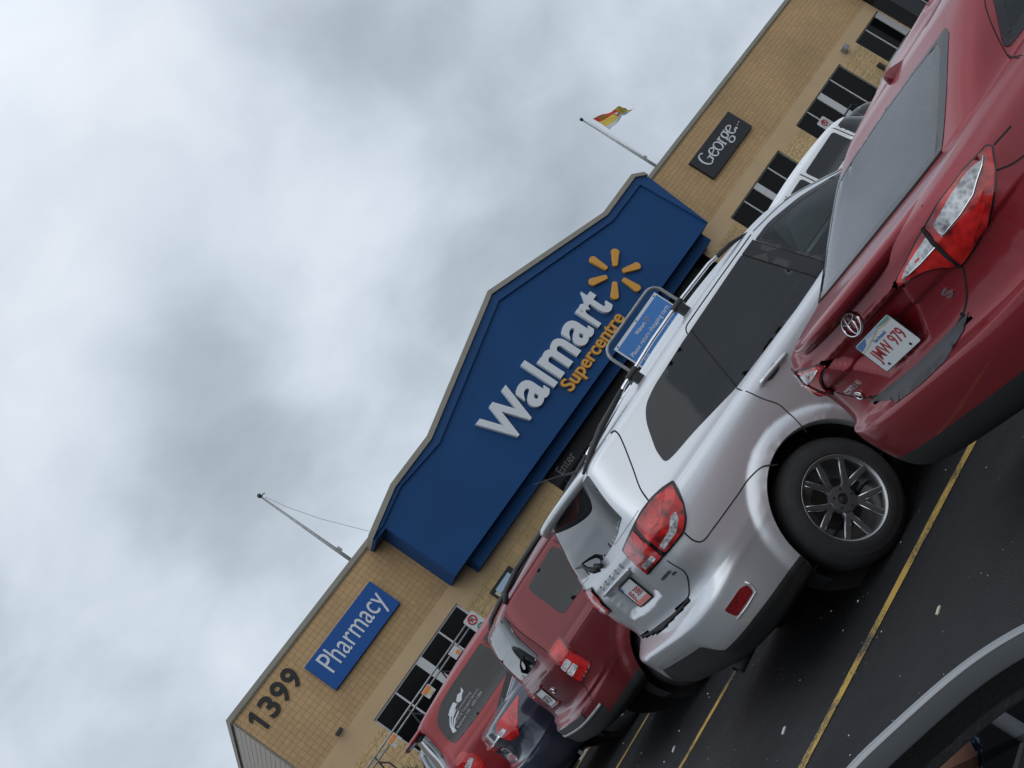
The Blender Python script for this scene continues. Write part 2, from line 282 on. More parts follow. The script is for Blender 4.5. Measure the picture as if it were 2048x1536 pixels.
def rrect(x0, x1, z0, z1, r, n=5):
    out = []
    for cx, cz, a in ((x1-r, z1-r, 0), (x0+r, z1-r, 90), (x0+r, z0+r, 180), (x1-r, z0+r, 270)): out += arc(cx, cz, r, r, a, a+90, n)
    return out
# ------------------------------------------------------------------ ground and markings
g = obj('ground', quad((-300, -300, 0), (300, -300, 0), (300, 300, 0), (-300, 300, 0)), 'asphalt'); tag(g, kind='structure')
def line_mesh(pts, w, z=.004):
    V = []; F = []
    for i, (x, y) in enumerate(pts):
        a = Vector(pts[max(i-1, 0)]); b = Vector(pts[min(i+1, len(pts)-1)]); t = (b-a).normalized(); n = Vector((-t.y, t.x))
        ww = w*(1+random.uniform(-.08, .08)); V += [(x+n.x*ww/2, y+n.y*ww/2, z), (x-n.x*ww/2, y-n.y*ww/2, z)]
    for i in range(len(pts)-1): F.append((2*i, 2*i+1, 2*i+3, 2*i+2))
    return V, F
for i, y in enumerate((2.65, 5.365, 8.03, 10.77, 13.72, 16.4, 19.1)):
    n = 60; x0, x1 = 0.2, 12.6
    o = obj('bay_line', line_mesh([(x0+(x1-x0)*k/n, y+random.uniform(-.004, .004)) for k in range(n+1)], .098), 'yellow_line'); tag(o, kind='structure')
o = obj('bay_line', line_mesh([(6.75, 0+y*.5) for y in range(0, 39)], .098, .008), 'yellow_line'); tag(o, kind='structure')
# grit and litter on the asphalt: far too many crumbs to count
V = []; F = []
for k in range(900):
    x = random.uniform(.6, 7); y = random.uniform(1.2, 14); s = random.choice([.003]*8+[.005]*3+[.009]); a = random.uniform(0, 6); n = len(V)
    for q in range(5): V.append((x+s*math.cos(a+q*1.256)*random.uniform(.5, 1.3), y+s*math.sin(a+q*1.256)*random.uniform(.5, 1.3), .001))
    V.append((x, y, s*.8)); F += [(n+q, n+(q+1) % 5, n+5) for q in range(5)]
o = obj('grit', (V, F), 'plate_white'); tag(o, 'pale grit and crumbs scattered over the dark asphalt between the cars', 'grit', kind='stuff')
def scrap(x, y, l, w, a, m, label):
    pts = rrect(-l/2, l/2, -w/2, w/2, w*.35, 3); V = [(x+p*math.cos(a)-q*math.sin(a), y+p*math.sin(a)+q*math.cos(a), .002) for p, q in pts]; n = len(V)
    V += [(v[0], v[1], .009) for v in V]; F = [tuple(range(n, 2*n))]+[(i, (i+1) % n, (i+1) % n+n, i+n) for i in range(n)]
    tag(obj('cigarette_butt', (V, F), m), label, 'litter', 'cigarette butts on the asphalt')
# ------------------------------------------------------------------ the store, in facade coordinates (s along the front, D away from the camera, z up)
FA = R(6)
def froot(name, label, cat, s, D, z=0, group=None):
    o = empty(name, label, cat, (s*math.cos(FA)-D*math.sin(FA), s*math.sin(FA)+D*math.cos(FA), z), FA, group); o['s0'] = s; o['D0'] = D; o['z0'] = z; return o
def fobj(name, g, m, root, part=None, **k):
    s, D, z = root['s0'], root['D0'], root['z0']; g = ([(v[0]-s, v[1]-D, v[2]-z) for v in g[0]],)+tuple(g[1:]); return obj(name, g, m, part or root, **k)
S0, S1, RF = 4.47, 70., 7.30
store = froot('supermarket', 'long tan block supermarket with a blue gabled entrance panel', 'building', 4.47, 38)
WIN = [(7.06, 11.80, .9, 3.68, (8.19, 10.66), (9.33, 9.64)), (32.38, 37.09, .9, 3.60, (33.62, 35.93), (34.5, 34.87)), (38.87, 43.69, .9, 3.58, (40.03, 42.55), (41.08, 41.5)), (45.50, 48.2, 1.66, 3.56, (46.68,), (47.80, 48.2)), (49.45, 53.0, 1.3, 3.5, (50.6, 51.8), None)]
ENT = (17.5, 30.0, 3.7)
# front wall: rectangles round the openings
ops = [(w[0], w[1], w[2], w[3]) for w in WIN]+[(ENT[0], ENT[1], 0, ENT[2])]
def wall_rects(x0, x1, z0, z1, D):
    xs = sorted({x0, x1}|{v for o_ in ops for v in o_[:2] if x0 < v < x1}); zs = sorted({z0, z1}|{v for o_ in ops for v in o_[2:] if z0 < v < z1}); V = []; F = []
    for a, b in zip(xs, xs[1:]):
        for c, d in zip(zs, zs[1:]):
            mx_, mz = (a+b)/2, (c+d)/2
            if any(o_[0] < mx_ < o_[1] and o_[2] < mz < o_[3] for o_ in ops): continue
            n = len(V); V += [(a, D, c), (b, D, c), (b, D, d), (a, D, d)]; F.append((n, n+1, n+2, n+3))
    return V, F
def reveals(D, dep):
    V = []; F = []
    for a, b, c, d in ops[:-1]:
        for p, q in (((a, c), (a, d)), ((a, d), (b, d)), ((b, d), (b, c)), ((b, c), (a, c))):
            n = len(V); V += [(p[0], D, p[1]), (q[0], D, q[1]), (q[0], D+dep, q[1]), (p[0], D+dep, p[1])]; F.append((n, n+1, n+2, n+3))
    return V, F
fobj('wall', wall_rects(S0, S1, 4.22, RF, 38), 'block_tan', store, )
fobj('wall_band', join(wall_rects(S0, S1, 3.35, 4.22, 37.99), reveals(37.99, .17)), 'tan_smooth', store)
fobj('wall_base', join(wall_rects(S0, S1, 0, 3.35, 37.985)), 'block_split', store)
fobj('side_wall', join(*[quad((S0, 38+i*.3, 0), (S0, 38+i*.3, RF), (S0+(.03 if i % 2 else 0), 38.3+i*.3, RF), (S0+(.03 if i % 2 else 0), 38.3+i*.3, 0)) for i in range(1)], *[box(S0, S0+.05, 38.0, 78, z, z+.185) for z in np.arange(0, RF-.1, .2)], box(S0+.02, S0+.06, 38.0, 78, 0, RF)), 'side_metal', store)
fobj('roof', quad((S0+.3, 38.3, RF-.3), (S1, 38.3, RF-.3), (S1, 78, RF-.3), (S0+.3, 78, RF-.3)), 'coping', store)
fobj('coping', join(box(S0-.06, S1, 37.93, 38.35, RF, RF+.17), box(S0-.06, S0+.35, 38.352, 78, RF+.002, RF+.168), box(S0-.03, S1, 37.955, 38.3, RF-.04, RF-.001)), 'coping', store)
# blue gabled panel: shaped top edge
PT = [(11.58, 7.30), (13.50, 7.78), (15.74, 7.82), (22.03, 9.42), (28.05, 7.80), (30.44, 7.86), (30.90, 7.50)]
def shifted(pts, dz): return [(x, z-dz) for x, z in pts]
body_poly = [(12.20, 4.16)]+[(11.58, 6.6)]*0+[(11.62, 7.14)]+shifted(PT[1:6], .20)+[(30.86, 7.26), (30.50, 4.16)]
body_poly[0] = (12.18, 4.16); body_poly[1] = (12.18, 7.14)
body_poly.insert(2, (11.60, 7.16)); body_poly[1] = (12.18, 7.0); body_poly[2] = (11.60, 7.0); body_poly.insert(3, (11.60, 7.30-.18))
fobj('sign_panel', prism(body_poly, 36.82, 37.98), 'panel_blue', store)
# raised border along the top and right of the panel
inn = [(12.16, 7.12), (13.64, 7.45), (15.82, 7.32), (21.98, 8.86), (28.0, 7.30), (30.30, 7.32)]
outp = [(11.60, 7.12), (13.50, 7.585), (15.74, 7.62), (22.03, 9.22), (28.05, 7.60), (30.44, 7.66)]
bd = []
for i in range(5): bd.append(prism([outp[i], outp[i+1], inn[i+1], inn[i]], 36.74, 36.819))
bd.append(prism([(30.44, 7.66), (30.86, 7.26), (30.50, 4.16), (30.47, 4.16), (30.30, 7.32)], 36.74, 36.819))
fobj('panel_border', join(*bd), 'trim_blue', store)
cp = []
for i in range(6):
    a, b = PT[i], PT[i+1]; cp.append(prism([(a[0], a[1]-.2), (b[0], b[1]-.2), b, a], 36.66, 38.02))
fobj('panel_coping', join(*cp), 'coping', store)
fobj('lower_band', box(13.13, 30.36, 37.4, 37.98, 3.68, 4.158), 'panel_blue', store)
# entrance recess
er = join(box(ENT[0], ENT[1], 39.4, 39.5, 0, 3.7), box(ENT[0]-.1, ENT[0], 38.01, 39.4, 0, 3.7), box(ENT[1], ENT[1]+.1, 38.01, 39.4, 0, 3.7), box(ENT[0], ENT[1], 38.0, 39.4, 3.68, 3.75))
fobj('entrance', er, 'column_black', store)
ed = fobj('entrance_glazing', box(ENT[0]+.02, ENT[1]-.02, 38.7, 38.72, 0, 3.05), 'window_dark', store)
for g_ in [box(ENT[0], ENT[1], 38.62, 38.69, z, z+.05) for z in (3.05, 2.35)]+[box(s, s+.06, 38.61, 38.68, 0, 3.6) for s in (17.6, 18.15, 19.45, 20.6, 21.8, 23, 24.2, 26.5, 28.8)]: fobj('glazing_bar', g_, 'dark_steel', store)
fobj('entrance_header', box(ENT[0]+.02, ENT[1]-.02, 38.5, 38.6, 3.1, 3.66), 'sign_black', store)
t = froot('entrance_sign', 'small grey Enter lettering on the black band over the doors', 'sign', 18.6, 38.5, 3.3)
fobj('lettering', ([(v[0]+18.25, v[1]+38.499, v[2]+3.22) for v in text_geom('Enter', 1.0, .34, .02, .01)[0]], text_geom('Enter', 1.0, .34, .02, .01)[1]), 'galv', t)
# windows
for i, (a, b, z0, z1, thin, post) in enumerate(WIN):
    fm = 'frame_white' if i == 0 else 'frame_bronze'
    fr = fobj('window', join(box(a, b, 38.06, 38.11, z1-.07, z1), box(a, b, 38.06, 38.11, z0, z0+.07), box(a, a+.07, 38.06, 38.11, z0+.07, z1-.07), box(b-.07, b, 38.06, 38.11, z0+.07, z1-.07)), fm, store)
    xs = [a+.07]+[x for tt in thin for x in (tt-.03, tt+.03)]+([post[0], post[1]] if post and post[1] < b-.1 else [])+[(post[0] if post and post[1] >= b-.1 else b-.07)]
    xs = sorted(xs)
    for tt in thin: fobj('mullion', box(tt-.03, tt+.03, 38.05, 38.10, z0+.07, z1-.07), 'frame_white', store, fr)
    if post: fobj('post', box(post[0], post[1], 38.03, 38.12, z0+.07, z1-.07), 'frame_white', store, fr)
    for p, q in zip(xs[0::2], xs[1::2]): fobj('pane', quad((p, 38.085, z0+.07), (q, 38.085, z0+.07), (q, 38.085, z1-.07), (p, 38.085, z1-.07)), 'window_dark', store, fr)
    fobj('blind_wall', box(a, b, 38.4, 38.42, z0, z1), 'sign_black', store, fr)
fobj('dark_column', join(box(48.28, 49.35, 37.2, 37.98, 1.32, 9.0), box(48.28, 58, 37.2, 37.98, 3.9, 9.0)), 'column_black', store)
# signs on the wall
def wall_sign(name, label, x0, x1, z0, z1, m, frame=None, D=37.86):
    t = froot(name, label, 'sign', (x0+x1)/2, 38, (z0+z1)/2); fobj('panel', box(x0, x1, D, 37.995, z0, z1), m, t, bevel=.012); return t
t = wall_sign('pharmacy_sign', 'bright blue oblong wall sign reading Pharmacy beside the number 1399', 7.12, 10.67, 5.22, 6.49, 'sign_blue')
def put(g, s, D, z): return [(v[0]+s, v[1]+D, v[2]+z) for v in g[0]], g[1]
fobj('lettering', put(text_geom('Pharmacy', 2.98, .98, .015, .0), 7.50, 37.859, 5.36), 'sign_white', t)
t = wall_sign('clothing_sign', 'black oblong wall sign reading George above the right hand windows', 33.64, 37.36, 5.13, 6.40, 'sign_black')
G = []
def gl(ox, strokes, wm=.085, wn=.035): G.append(put(nib([[(x*.62+ox, z*.62) for x, z in s] for s in strokes], wm, wn, .02), 34.05, 37.859, 5.60))
gl(0, [arc(.42, .52, .40, .52, 50, 300, 10)+[(.78, .12), (.80, .45)], [(.52, .45), (.80, .46), (.98, .45)]])
E_ = [[(.07, .36), (.35, .42), (.56, .46)], arc(.34, .36, .30, .36, 20, 325, 12)]
gl(.62, E_); gl(1.04, [arc(.34, .36, .32, .36, 90, 450, 14)]); gl(1.50, [[(.12, 0), (.12, .35), (.12, .70)], [(.13, .45), (.25, .66), (.42, .68)], [(0, .0), (.26, .0)], [(0, .68), (.13, .70)]])
gl(1.80, [arc(.32, .46, .25, .26, 90, 450, 12), [(.14, .24), (.08, .08), (.3, .04), (.58, 0), (.60, -.22), (.3, -.33), (.05, -.22), (.12, -.02)], [(.5, .66), (.68, .74)]]); gl(2.24, E_)
fobj('lettering', join(*G, put(disc(0, 0, .06, .06, -.02, 0, 12), 36.75, 37.859, 5.66), put(disc(0, 0, .03, .03, -.02, 0, 8), 36.95, 37.859, 5.70), put(disc(0, 0, .03, .03, -.02, 0, 8), 37.12, 37.859, 5.74)), 'sign_white', t)
t = froot('house_number', 'large black numerals 1399 on the tan block wall', 'number', 5.8, 38, 6.6)
for k, (ch, x0, wd) in enumerate((('1', 4.80, .27), ('3', 5.30, .46), ('9', 5.86, .46), ('9', 6.40, .46))): fobj('numeral', put(text_geom(ch, wd, .76, .03, .022) if ch != '1' else prism([(.14, 0), (.27, 0), (.27, .76), (.17, .76), (.0, .62), (.0, .47), (.14, .57)], -.03, 0), x0, 37.99, 6.26), 'number_black', t)
t = froot('store_sign', 'white and orange Walmart Supercentre lettering with a six petal burst on blue', 'sign', 21, 36.8, 6)
xs0 = dict(W=(17.16, 1.90), a=(19.0, .95), l=(20.07, .24), m=(20.48, 1.42), A=(22.0, .93), r=(23.12, .60), t=(23.72, .60))
def walm(ch, x0, w, h, z=5.22): fobj('letter', put(text_geom(ch, w, h, .14, .028), x0, 36.818, z), 'sign_white', t)
for ch, x0, w, h in (('W', 17.16, 1.98, 1.48), ('a', 19.02, .98, 1.10), ('l', 20.16, .27, 1.48), ('m', 20.62, 1.48, 1.08), ('a', 22.22, .98, 1.10), ('r', 23.38, .58, 1.08), ('t', 23.92, .66, 1.36)): walm(ch, x0, w, h)
fobj('sub_lettering', put(text_geom('Supercentre', 4.0, .74, .10, .018), 20.42, 36.818, 4.42), 'sign_yellow', t)
for k in range(6):
    a = R(90+60*k); r0, r1 = .36, 1.17; pts = []
    ca, sa = math.cos(a), math.sin(a)
    for u, v in arc(r1-.15, 0, .15, .17, -80, 80, 8)+[(r0+.04, .10), (r0, .05), (r0, -.05), (r0+.04, -.10)]: pts.append((25.88+u*ca-v*sa, 5.94+u*sa+v*ca))
    fobj('petal', prism(pts, 36.70, 36.818), 'sign_yellow', t, bevel=.02)
# wall fittings
for (s, z, lab, w, h) in ((44.6, 3.78, 'grey floodlight box on the smooth band between two right hand windows', .34, .26),):
    t = froot('wall_light', lab, 'light', s, 38, z); fobj('housing', box(s-w/2, s+w/2, 37.70, 37.98, z-h/2, z+h/2), 'galv', t, bevel=.03); fobj('lens', box(s-w/2+.04, s+w/2-.04, 37.72, 37.96, z-h/2-.02, z-h/2-.001), 'frame_white', t)
t = froot('wall_camera', 'small dark camera bracket low on the plain wall below the number', 'camera', 6.1, 38, 4.4)
fobj('housing', box(5.98, 6.26, 37.72, 37.84, 4.28, 4.42), 'dark_steel', t, bevel=.02); fobj('bracket', box(6.08, 6.16, 37.84, 37.985, 4.33, 4.40), 'galv', t)
for s, z, lab in ((37.84, 1.95, 'dark hose tap box on the rough wall left of the middle windows'), (44.86, 1.95, 'dark tap box on the rough wall right of the middle windows')):
    t = froot('tap_box', lab, 'tap', s, 38, z); fobj('housing', box(s-.09, s+.09, 37.78, 37.97, z-.25, z+.14), 'dark_steel', t, bevel=.02)
def flagpole(s, top, label):
    t = froot('flagpole', label, 'flagpole', s, 40, 7.0)
    Z = lambda z: 1.42+(z-1.42)*40/38
    SS = lambda s_: s_*40/38
    s2 = SS(s); zt = Z(top)
    t.location = (s2*math.cos(FA)-40*math.sin(FA), s2*math.sin(FA)+40*math.cos(FA), 7.0); t['s0'] = s2
    fobj('pole', tube([(s2, 40, 7.0), (s2, 40, 8.6), (s2, 40, zt)], [.075, .068, .035], 12), 'galv', t, smooth=True)
    fobj('finial', lathe([(0.001, zt+.19), (.06, zt+.17), (.085, zt+.10), (.06, zt+.03), (.02, zt)], 12, 'z'), 'dark_steel', t, smooth=True).location = (0, 0, 0)
    return t, s2, zt
t, s2, zt = flagpole(10.93, 11.26, 'bare pale flagpole with a slack rope above the left roof edge')
for c in t.children:
    if c.name.startswith('finial'): pass
fobj('rope', tube([(s2+.10-.02, 39.98, zt-.1), (s2+.25, 39.98, zt-1.0), (s2+.6, 39.98, zt-2.2), (s2+1.25, 39.98, 7.9)], .011, 6), 'flag_rope', t)
fobj('cleat', box(s2+.05, s2+.14, 39.95, 40.05, 8.25, 8.45), 'galv', t)
fobj('pulley', tube([(s2, 40, zt), (s2+.14, 40, zt+.05), (s2+.2, 40, zt)], .02, 6), 'dark_steel', t)
t, s3, zt3 = flagpole(32.63, 11.2, 'pale flagpole flying the yellow flag above the right roof edge')
fobj('rope', tube([(s3+.10, 39.98, zt3-.2), (s3+.14, 39.98, zt3-1.6), (s3+.12, 39.98, 8.4)], .009, 6), 'flag_rope', t)
fobj('cleat', box(s3+.05, s3+.16, 39.95, 40.05, 8.35, 8.5), 'galv', t)
# finials were built round the z axis at the origin: move them onto their poles
for o in bpy.data.objects:
    if o.name.startswith('finial'):
        r_ = o.parent; me = o.data
        for v in me.vertices: v.co.x += r_['s0']; v.co.y += r_['D0']+2-(2 if r_['D0'] > 39 else 0)
# flag, flying away to the right and drooping
nu, nv = 26, 14; V = []; F = []; M = []
for j in range(nv+1):
    for i in range(nu+1):
        u = i/nu; v = j/nv
        x = .30+u*1.72*(1-.06*v)+.25*v*u; z = -.42-.98*v*(1-.74*u)-.86*u**1.15+.05*math.sin(9*u+2*v)
        y = .16*math.sin(7*u+2.2*v)*(.2+u)+.05*math.sin(15*u-3*v)
        V.append((s3+x, 39.9+y, zt3+z+.12))
for j in range(nv):
    for i in range(nu):
        a = j*(nu+1)+i; F.append((a, a+1, a+nu+2, a+nu+1)); u = (i+.5)/nu; v = (j+.5)/nv
        k = 0
        if v < .33 and u < .62: k = 1
        if v < .28 and .16 < u < .34 and .1 < v: k = 3
        if v > .80: k = 2
        if .42 < u < .62 and .35 < v < .8: k = 3
        if .46 < u < .58 and .35 < v < .6: k = 2
        if u > .9: k = 3
        M.append(k)
t = froot('flag', 'yellow and red provincial flag drooping from the right flagpole', 'flag', s3, 39.9, zt3)
fobj('cloth', (V, F, M), ['yellow_flag', 'red_flag', 'white_flag', 'gold_flag'], t, smooth=True)
# ------------------------------------------------------------------ vehicles
def pchip(xk, yk, x):
    xk = np.asarray(xk, float); yk = np.asarray(yk, float); h = np.diff(xk); d = np.diff(yk)/h; m = np.zeros(len(xk))
    for i in range(1, len(xk)-1):
        if d[i-1]*d[i] > 0: w1 = 2*h[i]+h[i-1]; w2 = h[i]+2*h[i-1]; m[i] = (w1+w2)/(w1/d[i-1]+w2/d[i])
    m[0] = d[0]; m[-1] = d[-1]; i = np.clip(np.searchsorted(xk, x)-1, 0, len(xk)-2); t = (x-xk[i])/h[i]
    return (2*t**3-3*t**2+1)*yk[i]+(t**3-2*t**2+t)*h[i]*m[i]+(-2*t**3+3*t**2)*yk[i+1]+(t**3-t**2)*h[i]*m[i+1]
ALLB = []
class Body:
    """A car shell: plan outlines stacked from the sill to the roof. rows: zr, zf, xr, xf, w, Dr, nr, Df, nf, zc; x=0 is the rear bumper, +x the nose."""
    def __init__(s, rows, du=.03, arches=(), flare=0., fl_w=.10, dents=(), black=None, warp=None):
        s.black = black
        rows = np.array(rows, float); s.arches = arches
        ds = np.sqrt(np.diff(rows[:, 0])**2+np.diff(rows[:, 2])**2+np.diff(rows[:, 3])**2*.3+np.diff(rows[:, 4])**2)+.004
        tk = np.concatenate([[0], np.cumsum(ds)]); T = []
        for i in range(len(tk)-1):
            n = max(2, int(math.ceil(ds[i]/du))); T += list(np.linspace(tk[i], tk[i+1], n, endpoint=False))
        T.append(tk[-1]); T = np.array(T); C = np.stack([pchip(tk, rows[:, c], T) for c in range(rows.shape[1])], 1)
        V = []; ZR = []; NR, NF = int(1.15/du), int(1.05/du); NS = int((rows[:, 3].max()-rows[:, 2].min()-.6)/du*.8)
        for zr, zf, xr, xf_, w, Dr, nr, Df, nf, zc in C:
            def quarter(D, n, N):
                th = np.linspace(0, np.pi/2, 240); y = w*np.sin(th)**(2/n); x = D*(1-np.cos(th)**(2/n)); L = np.concatenate([[0], np.cumsum(np.hypot(np.diff(x), np.diff(y)))])
                q = np.linspace(0, L[-1], N+1); return np.interp(q, L, x), np.interp(q, L, y)
            ax, ay = quarter(Dr, nr, NR); bx, by = quarter(Df, nf, NF)
            X = np.concatenate([xr+ax, np.linspace(xr+Dr, xf_-Df, NS+1)[1:-1], (xf_-bx)[::-1]]); Y = np.concatenate([ay, np.full(NS-1, w), by[::-1]])
            s_ = (X-xr)/max(1e-6, xf_-xr); Z = zr+(zf-zr)*s_+zc*4*s_*(1-s_)
            V.append(np.stack([X, Y, Z], 1)); ZR.append(zr)
        H = np.stack(V, 0)                      # rows x half outline
        nh = H.shape[1]; full = np.concatenate([H, H[:, -2:0:-1]*np.array([1, -1, 1])], 1)
        # flared arches
        if flare:
            for cx, cz, R_ in arches:
                r = np.hypot(full[..., 0]-cx, full[..., 2]-cz); b = flare*np.clip(1-(r-R_)/fl_w, 0, 1)**.55*(r > R_*.6)*(full[..., 2] < cz+R_+fl_w)*(np.abs(full[..., 1]) > .55)
                b = np.where(r < R_, flare, b)*(np.abs(full[..., 1]) > .55)*(r < R_+fl_w); full[..., 1] += np.sign(full[..., 1])*b
        s.nr, s.nc = full.shape[:2]; P = full.reshape(-1, 3); s.zr = np.repeat(np.array(ZR), s.nc)
        if warp is not None: P[:, 2] += warp(P, s.zr)
        for poly, depth, edge in dents:        # pressed recesses in the tail
            q = np.array(densify(poly, .02)); c = (P[:, 0] < 1.2)
            for i in np.where(c)[0]:
                u, v = -P[i, 1], P[i, 2]
                if inside(u, v, poly):
                    dd = np.min(np.hypot(q[:, 0]-u, q[:, 1]-v)); k = min(1, dd/edge); P[i, 0] += depth*k*k*(3-2*k)
        s.P = P; idx = np.arange(s.nr*s.nc).reshape(s.nr, s.nc)
        a = idx[:-1, :]; b = np.roll(idx, -1, 1)[:-1, :]; c = np.roll(idx, -1, 1)[1:, :]; d = idx[1:, :]
        s.F = np.stack([a, b, c, d], -1).reshape(-1, 4)[:, ::-1]
        s.cap_top = idx[-1][::-1]; s.cap_bot = idx[0]
        s.bvh = BVHTree.FromPolygons([Vector(p) for p in P], [tuple(map(int, f)) for f in s.F]+[tuple(map(int, s.cap_top))])
        s.del_mask = np.zeros(len(s.F), bool); s.dark = []
    def frame(s, az, sg=1):      # az 0: seen from behind, 90: from the side, 'top'
        if az == 'top': return Vector((0, 0, -1)), Vector((1, 0, 0)), Vector((0, 1, 0))
        a = R(az); dirv = Vector((math.cos(a), -sg*math.sin(a)*-1 if False else sg*math.sin(a)*-1, 0))   # travelling toward the car
        h = Vector((math.sin(a), sg*math.cos(a), 0)); return dirv, h, Vector((0, 0, 1))
    def hit(s, az, u, v, sg=1):  # sg=+1: left side (+y); -1: right side
        d, h, k = s.frame(az, sg); o = h*u+k*v-d*8
        if az == 'top': o = Vector((u, v*sg, 5))
        else: o += Vector((2.3 if az == 90 else 0, 0, 0))*0
        r = s.bvh.ray_cast(o, d); return r
    def cut(s, az, poly, sg=(1, -1), xmin=None, shrink=.0):
        poly = np.array(poly); c = s.P[s.F].mean(1)
        for g in sg:
            d, h, k = s.frame(az, g)
            if az == 'top': u, v = c[:, 0], c[:, 1]*g
            else: u = c@np.array(h); v = c@np.array(k)
            A = s.P[s.F[:, 0]]; B = s.P[s.F[:, 1]]; D_ = s.P[s.F[:, 3]]; nrm = np.cross(B-A, D_-A)
            facing = (nrm@np.array(d)) < 0
            ins = np.zeros(len(u), bool); n = len(poly)
            for i in range(n):
                x1, y1 = poly[i]; x2, y2 = poly[(i+1) % n]
                cond = ((y1 > v) != (y2 > v)) & (u < (x2-x1)*(v-y1)/((y2-y1) if y2 != y1 else 1e-9)+x1); ins ^= cond
            s.del_mask |= ins & facing
    def cut_arch(s, cx, cz, R_, ymin=.5):
        r = np.hypot(s.P[:, 0]-cx, s.P[:, 2]-cz); near = (np.abs(r-R_) < .02) & (np.abs(s.P[:, 1]) > ymin); k = R_/np.maximum(r, 1e-6)
        s.P[near, 0] = cx+(s.P[near, 0]-cx)*k[near]; s.P[near, 2] = cz+(s.P[near, 2]-cz)*k[near]
        c = s.P[s.F].mean(1); s.del_mask |= (np.hypot(c[:, 0]-cx, c[:, 2]-cz) < R_) & (np.abs(c[:, 1]) > ymin)
    def mesh(s):
        Q = s.F[~s.del_mask]; F = [tuple(f) for f in Q]+[tuple(s.cap_top)]
        if s.black is None: return s.P, F
        c = np.concatenate([s.P[Q].mean(1), s.zr[Q].mean(1)[:, None]], 1); return s.P, F, [int(v) for v in s.black(c)]+[0]
    def finish(s):
        g = s.mesh(); o = s.body_obj; old = o.data; me = bpy.data.meshes.new('body'); me.from_pydata([tuple(map(float, v)) for v in g[0]], [], [tuple(int(i) for i in f) for f in g[1]])
        for m_ in old.materials: me.materials.append(m_)
        if len(g) > 2: me.polygons.foreach_set('material_index', g[2])
        me.polygons.foreach_set('use_smooth', [True]*len(me.polygons)); me.update(); o.data = me; bpy.data.meshes.remove(old)
    def patch(s, az, poly, off=.002, sp=.03, sg=1, hole=None, skirt=.012, cut=.019):
        """a panel laid on the shell: outline in the given view, draped over the curved surface"""
        if skirt and cut and az != 'top': s.cut(az, inset(poly, cut), sg=(sg,))
        poly = densify(poly, sp); loops = [poly]
        if hole is not None: loops.append(densify(hole, sp))
        pts = []; edges = []
        for lp in loops:
            n0 = len(pts); pts += lp; edges += [(n0+i, n0+(i+1) % len(lp)) for i in range(len(lp))]
        xs = [p[0] for p in poly]; ys = [p[1] for p in poly]
        x = min(xs)+sp/2
        while x < max(xs):
            y = min(ys)+sp/2
            while y < max(ys):
                if inside(x, y, poly) and not (hole is not None and inside(x, y, loops[1])) and mind(x, y, pts[:len(poly)]) > sp*.45: pts.append((x, y))
                y += sp
            x += sp
        res = delaunay_2d_cdt([Vector(p) for p in pts], edges, [], 0, 1e-6); vs, fs = res[0], res[2]
        V = []; ok = []; N_ = []
        for p in vs:
            r = s.hit(az, p.x, p.y, sg)
            if r[0] is None: V.append(None); N_.append(None)
            else: V.append(r[0]+r[1]*off); N_.append(r[1])
        # neighbours for rays that miss the silhouette
        good = [i for i, v in enumerate(V) if v is not None]
        if not good: return [], []
        F = []
        for f in fs:
            c = sum((vs[i] for i in f), Vector((0, 0)))/len(f)
            if inside(c.x, c.y, loops[0]) and not (hole is not None and inside(c.x, c.y, loops[1])) and all(V[i] is not None for i in f): F.append(tuple(f))
        V = [v if v is not None else Vector((0, 0, 0)) for v in V]
        d = s.frame(az, sg)[0]
        out = []
        for f in F:
            if len(f) >= 3:
                nn = (V[f[1]]-V[f[0]]).cross(V[f[2]]-V[f[0]])
                out.append(f if nn.dot(d) < 0 else f[::-1])
        if skirt:
            cnt = {}
            for f in out:
                for i in range(len(f)):
                    e = (f[i], f[(i+1) % len(f)]); cnt[e] = 1
            bd = [e for e in cnt if (e[1], e[0]) not in cnt]; mp = {}
            for e in bd:
                for q in e:
                    if q not in mp: mp[q] = len(V); V += [Vector(V[q]), V[q]-(N_[q] if N_[q] is not None else Vector((0, 0, 1)))*skirt]
            for a_, b_ in bd: out.append((mp[b_], mp[a_], mp[a_]+1, mp[b_]+1))
        return V, out
    def seam(s, az, pts, w=.007, sg=1, off=.0012, sp=.03):
        P = densify_open(spline(pts), sp); V = []; F = []; prev = None
        for i, p in enumerate(P):
            a_ = P[max(0, i-1)]; b_ = P[min(len(P)-1, i+1)]; t_ = Vector((b_[0]-a_[0], b_[1]-a_[1]))
            if t_.length < 1e-9: continue
            t_.normalize(); n_ = Vector((-t_.y, t_.x))*w/2
            r1 = s.hit(az, p[0]+n_.x, p[1]+n_.y, sg); r2 = s.hit(az, p[0]-n_.x, p[1]-n_.y, sg)
            if r1[0] is None or r2[0] is None or (prev is not None and (r1[0]-V[prev]).length > .12): prev = None; continue
            V += [r1[0]+r1[1]*off, r2[0]+r2[1]*off]
            if prev is not None: F.append((prev, prev+1, len(V)-1, len(V)-2))
            prev = len(V)-2
        return V, F
    def bead(s, az, pts, r=.008, sg=1, off=.0, sp=.04):    # a moulding following the shell
        P = []
        for p in densify_open(pts, sp):
            h = s.hit(az, p[0], p[1], sg)
            if h[0] is not None: P.append(h[0]+h[1]*off)
        return tube(P, r, 8) if len(P) > 1 else ([], [])
def densify(poly, sp):
    out = []
    for i in range(len(poly)):
        a = poly[i]; b = poly[(i+1) % len(poly)]; n = max(1, int(math.hypot(b[0]-a[0], b[1]-a[1])/sp))
        out += [(a[0]+(b[0]-a[0])*k/n, a[1]+(b[1]-a[1])*k/n) for k in range(n)]
    return out
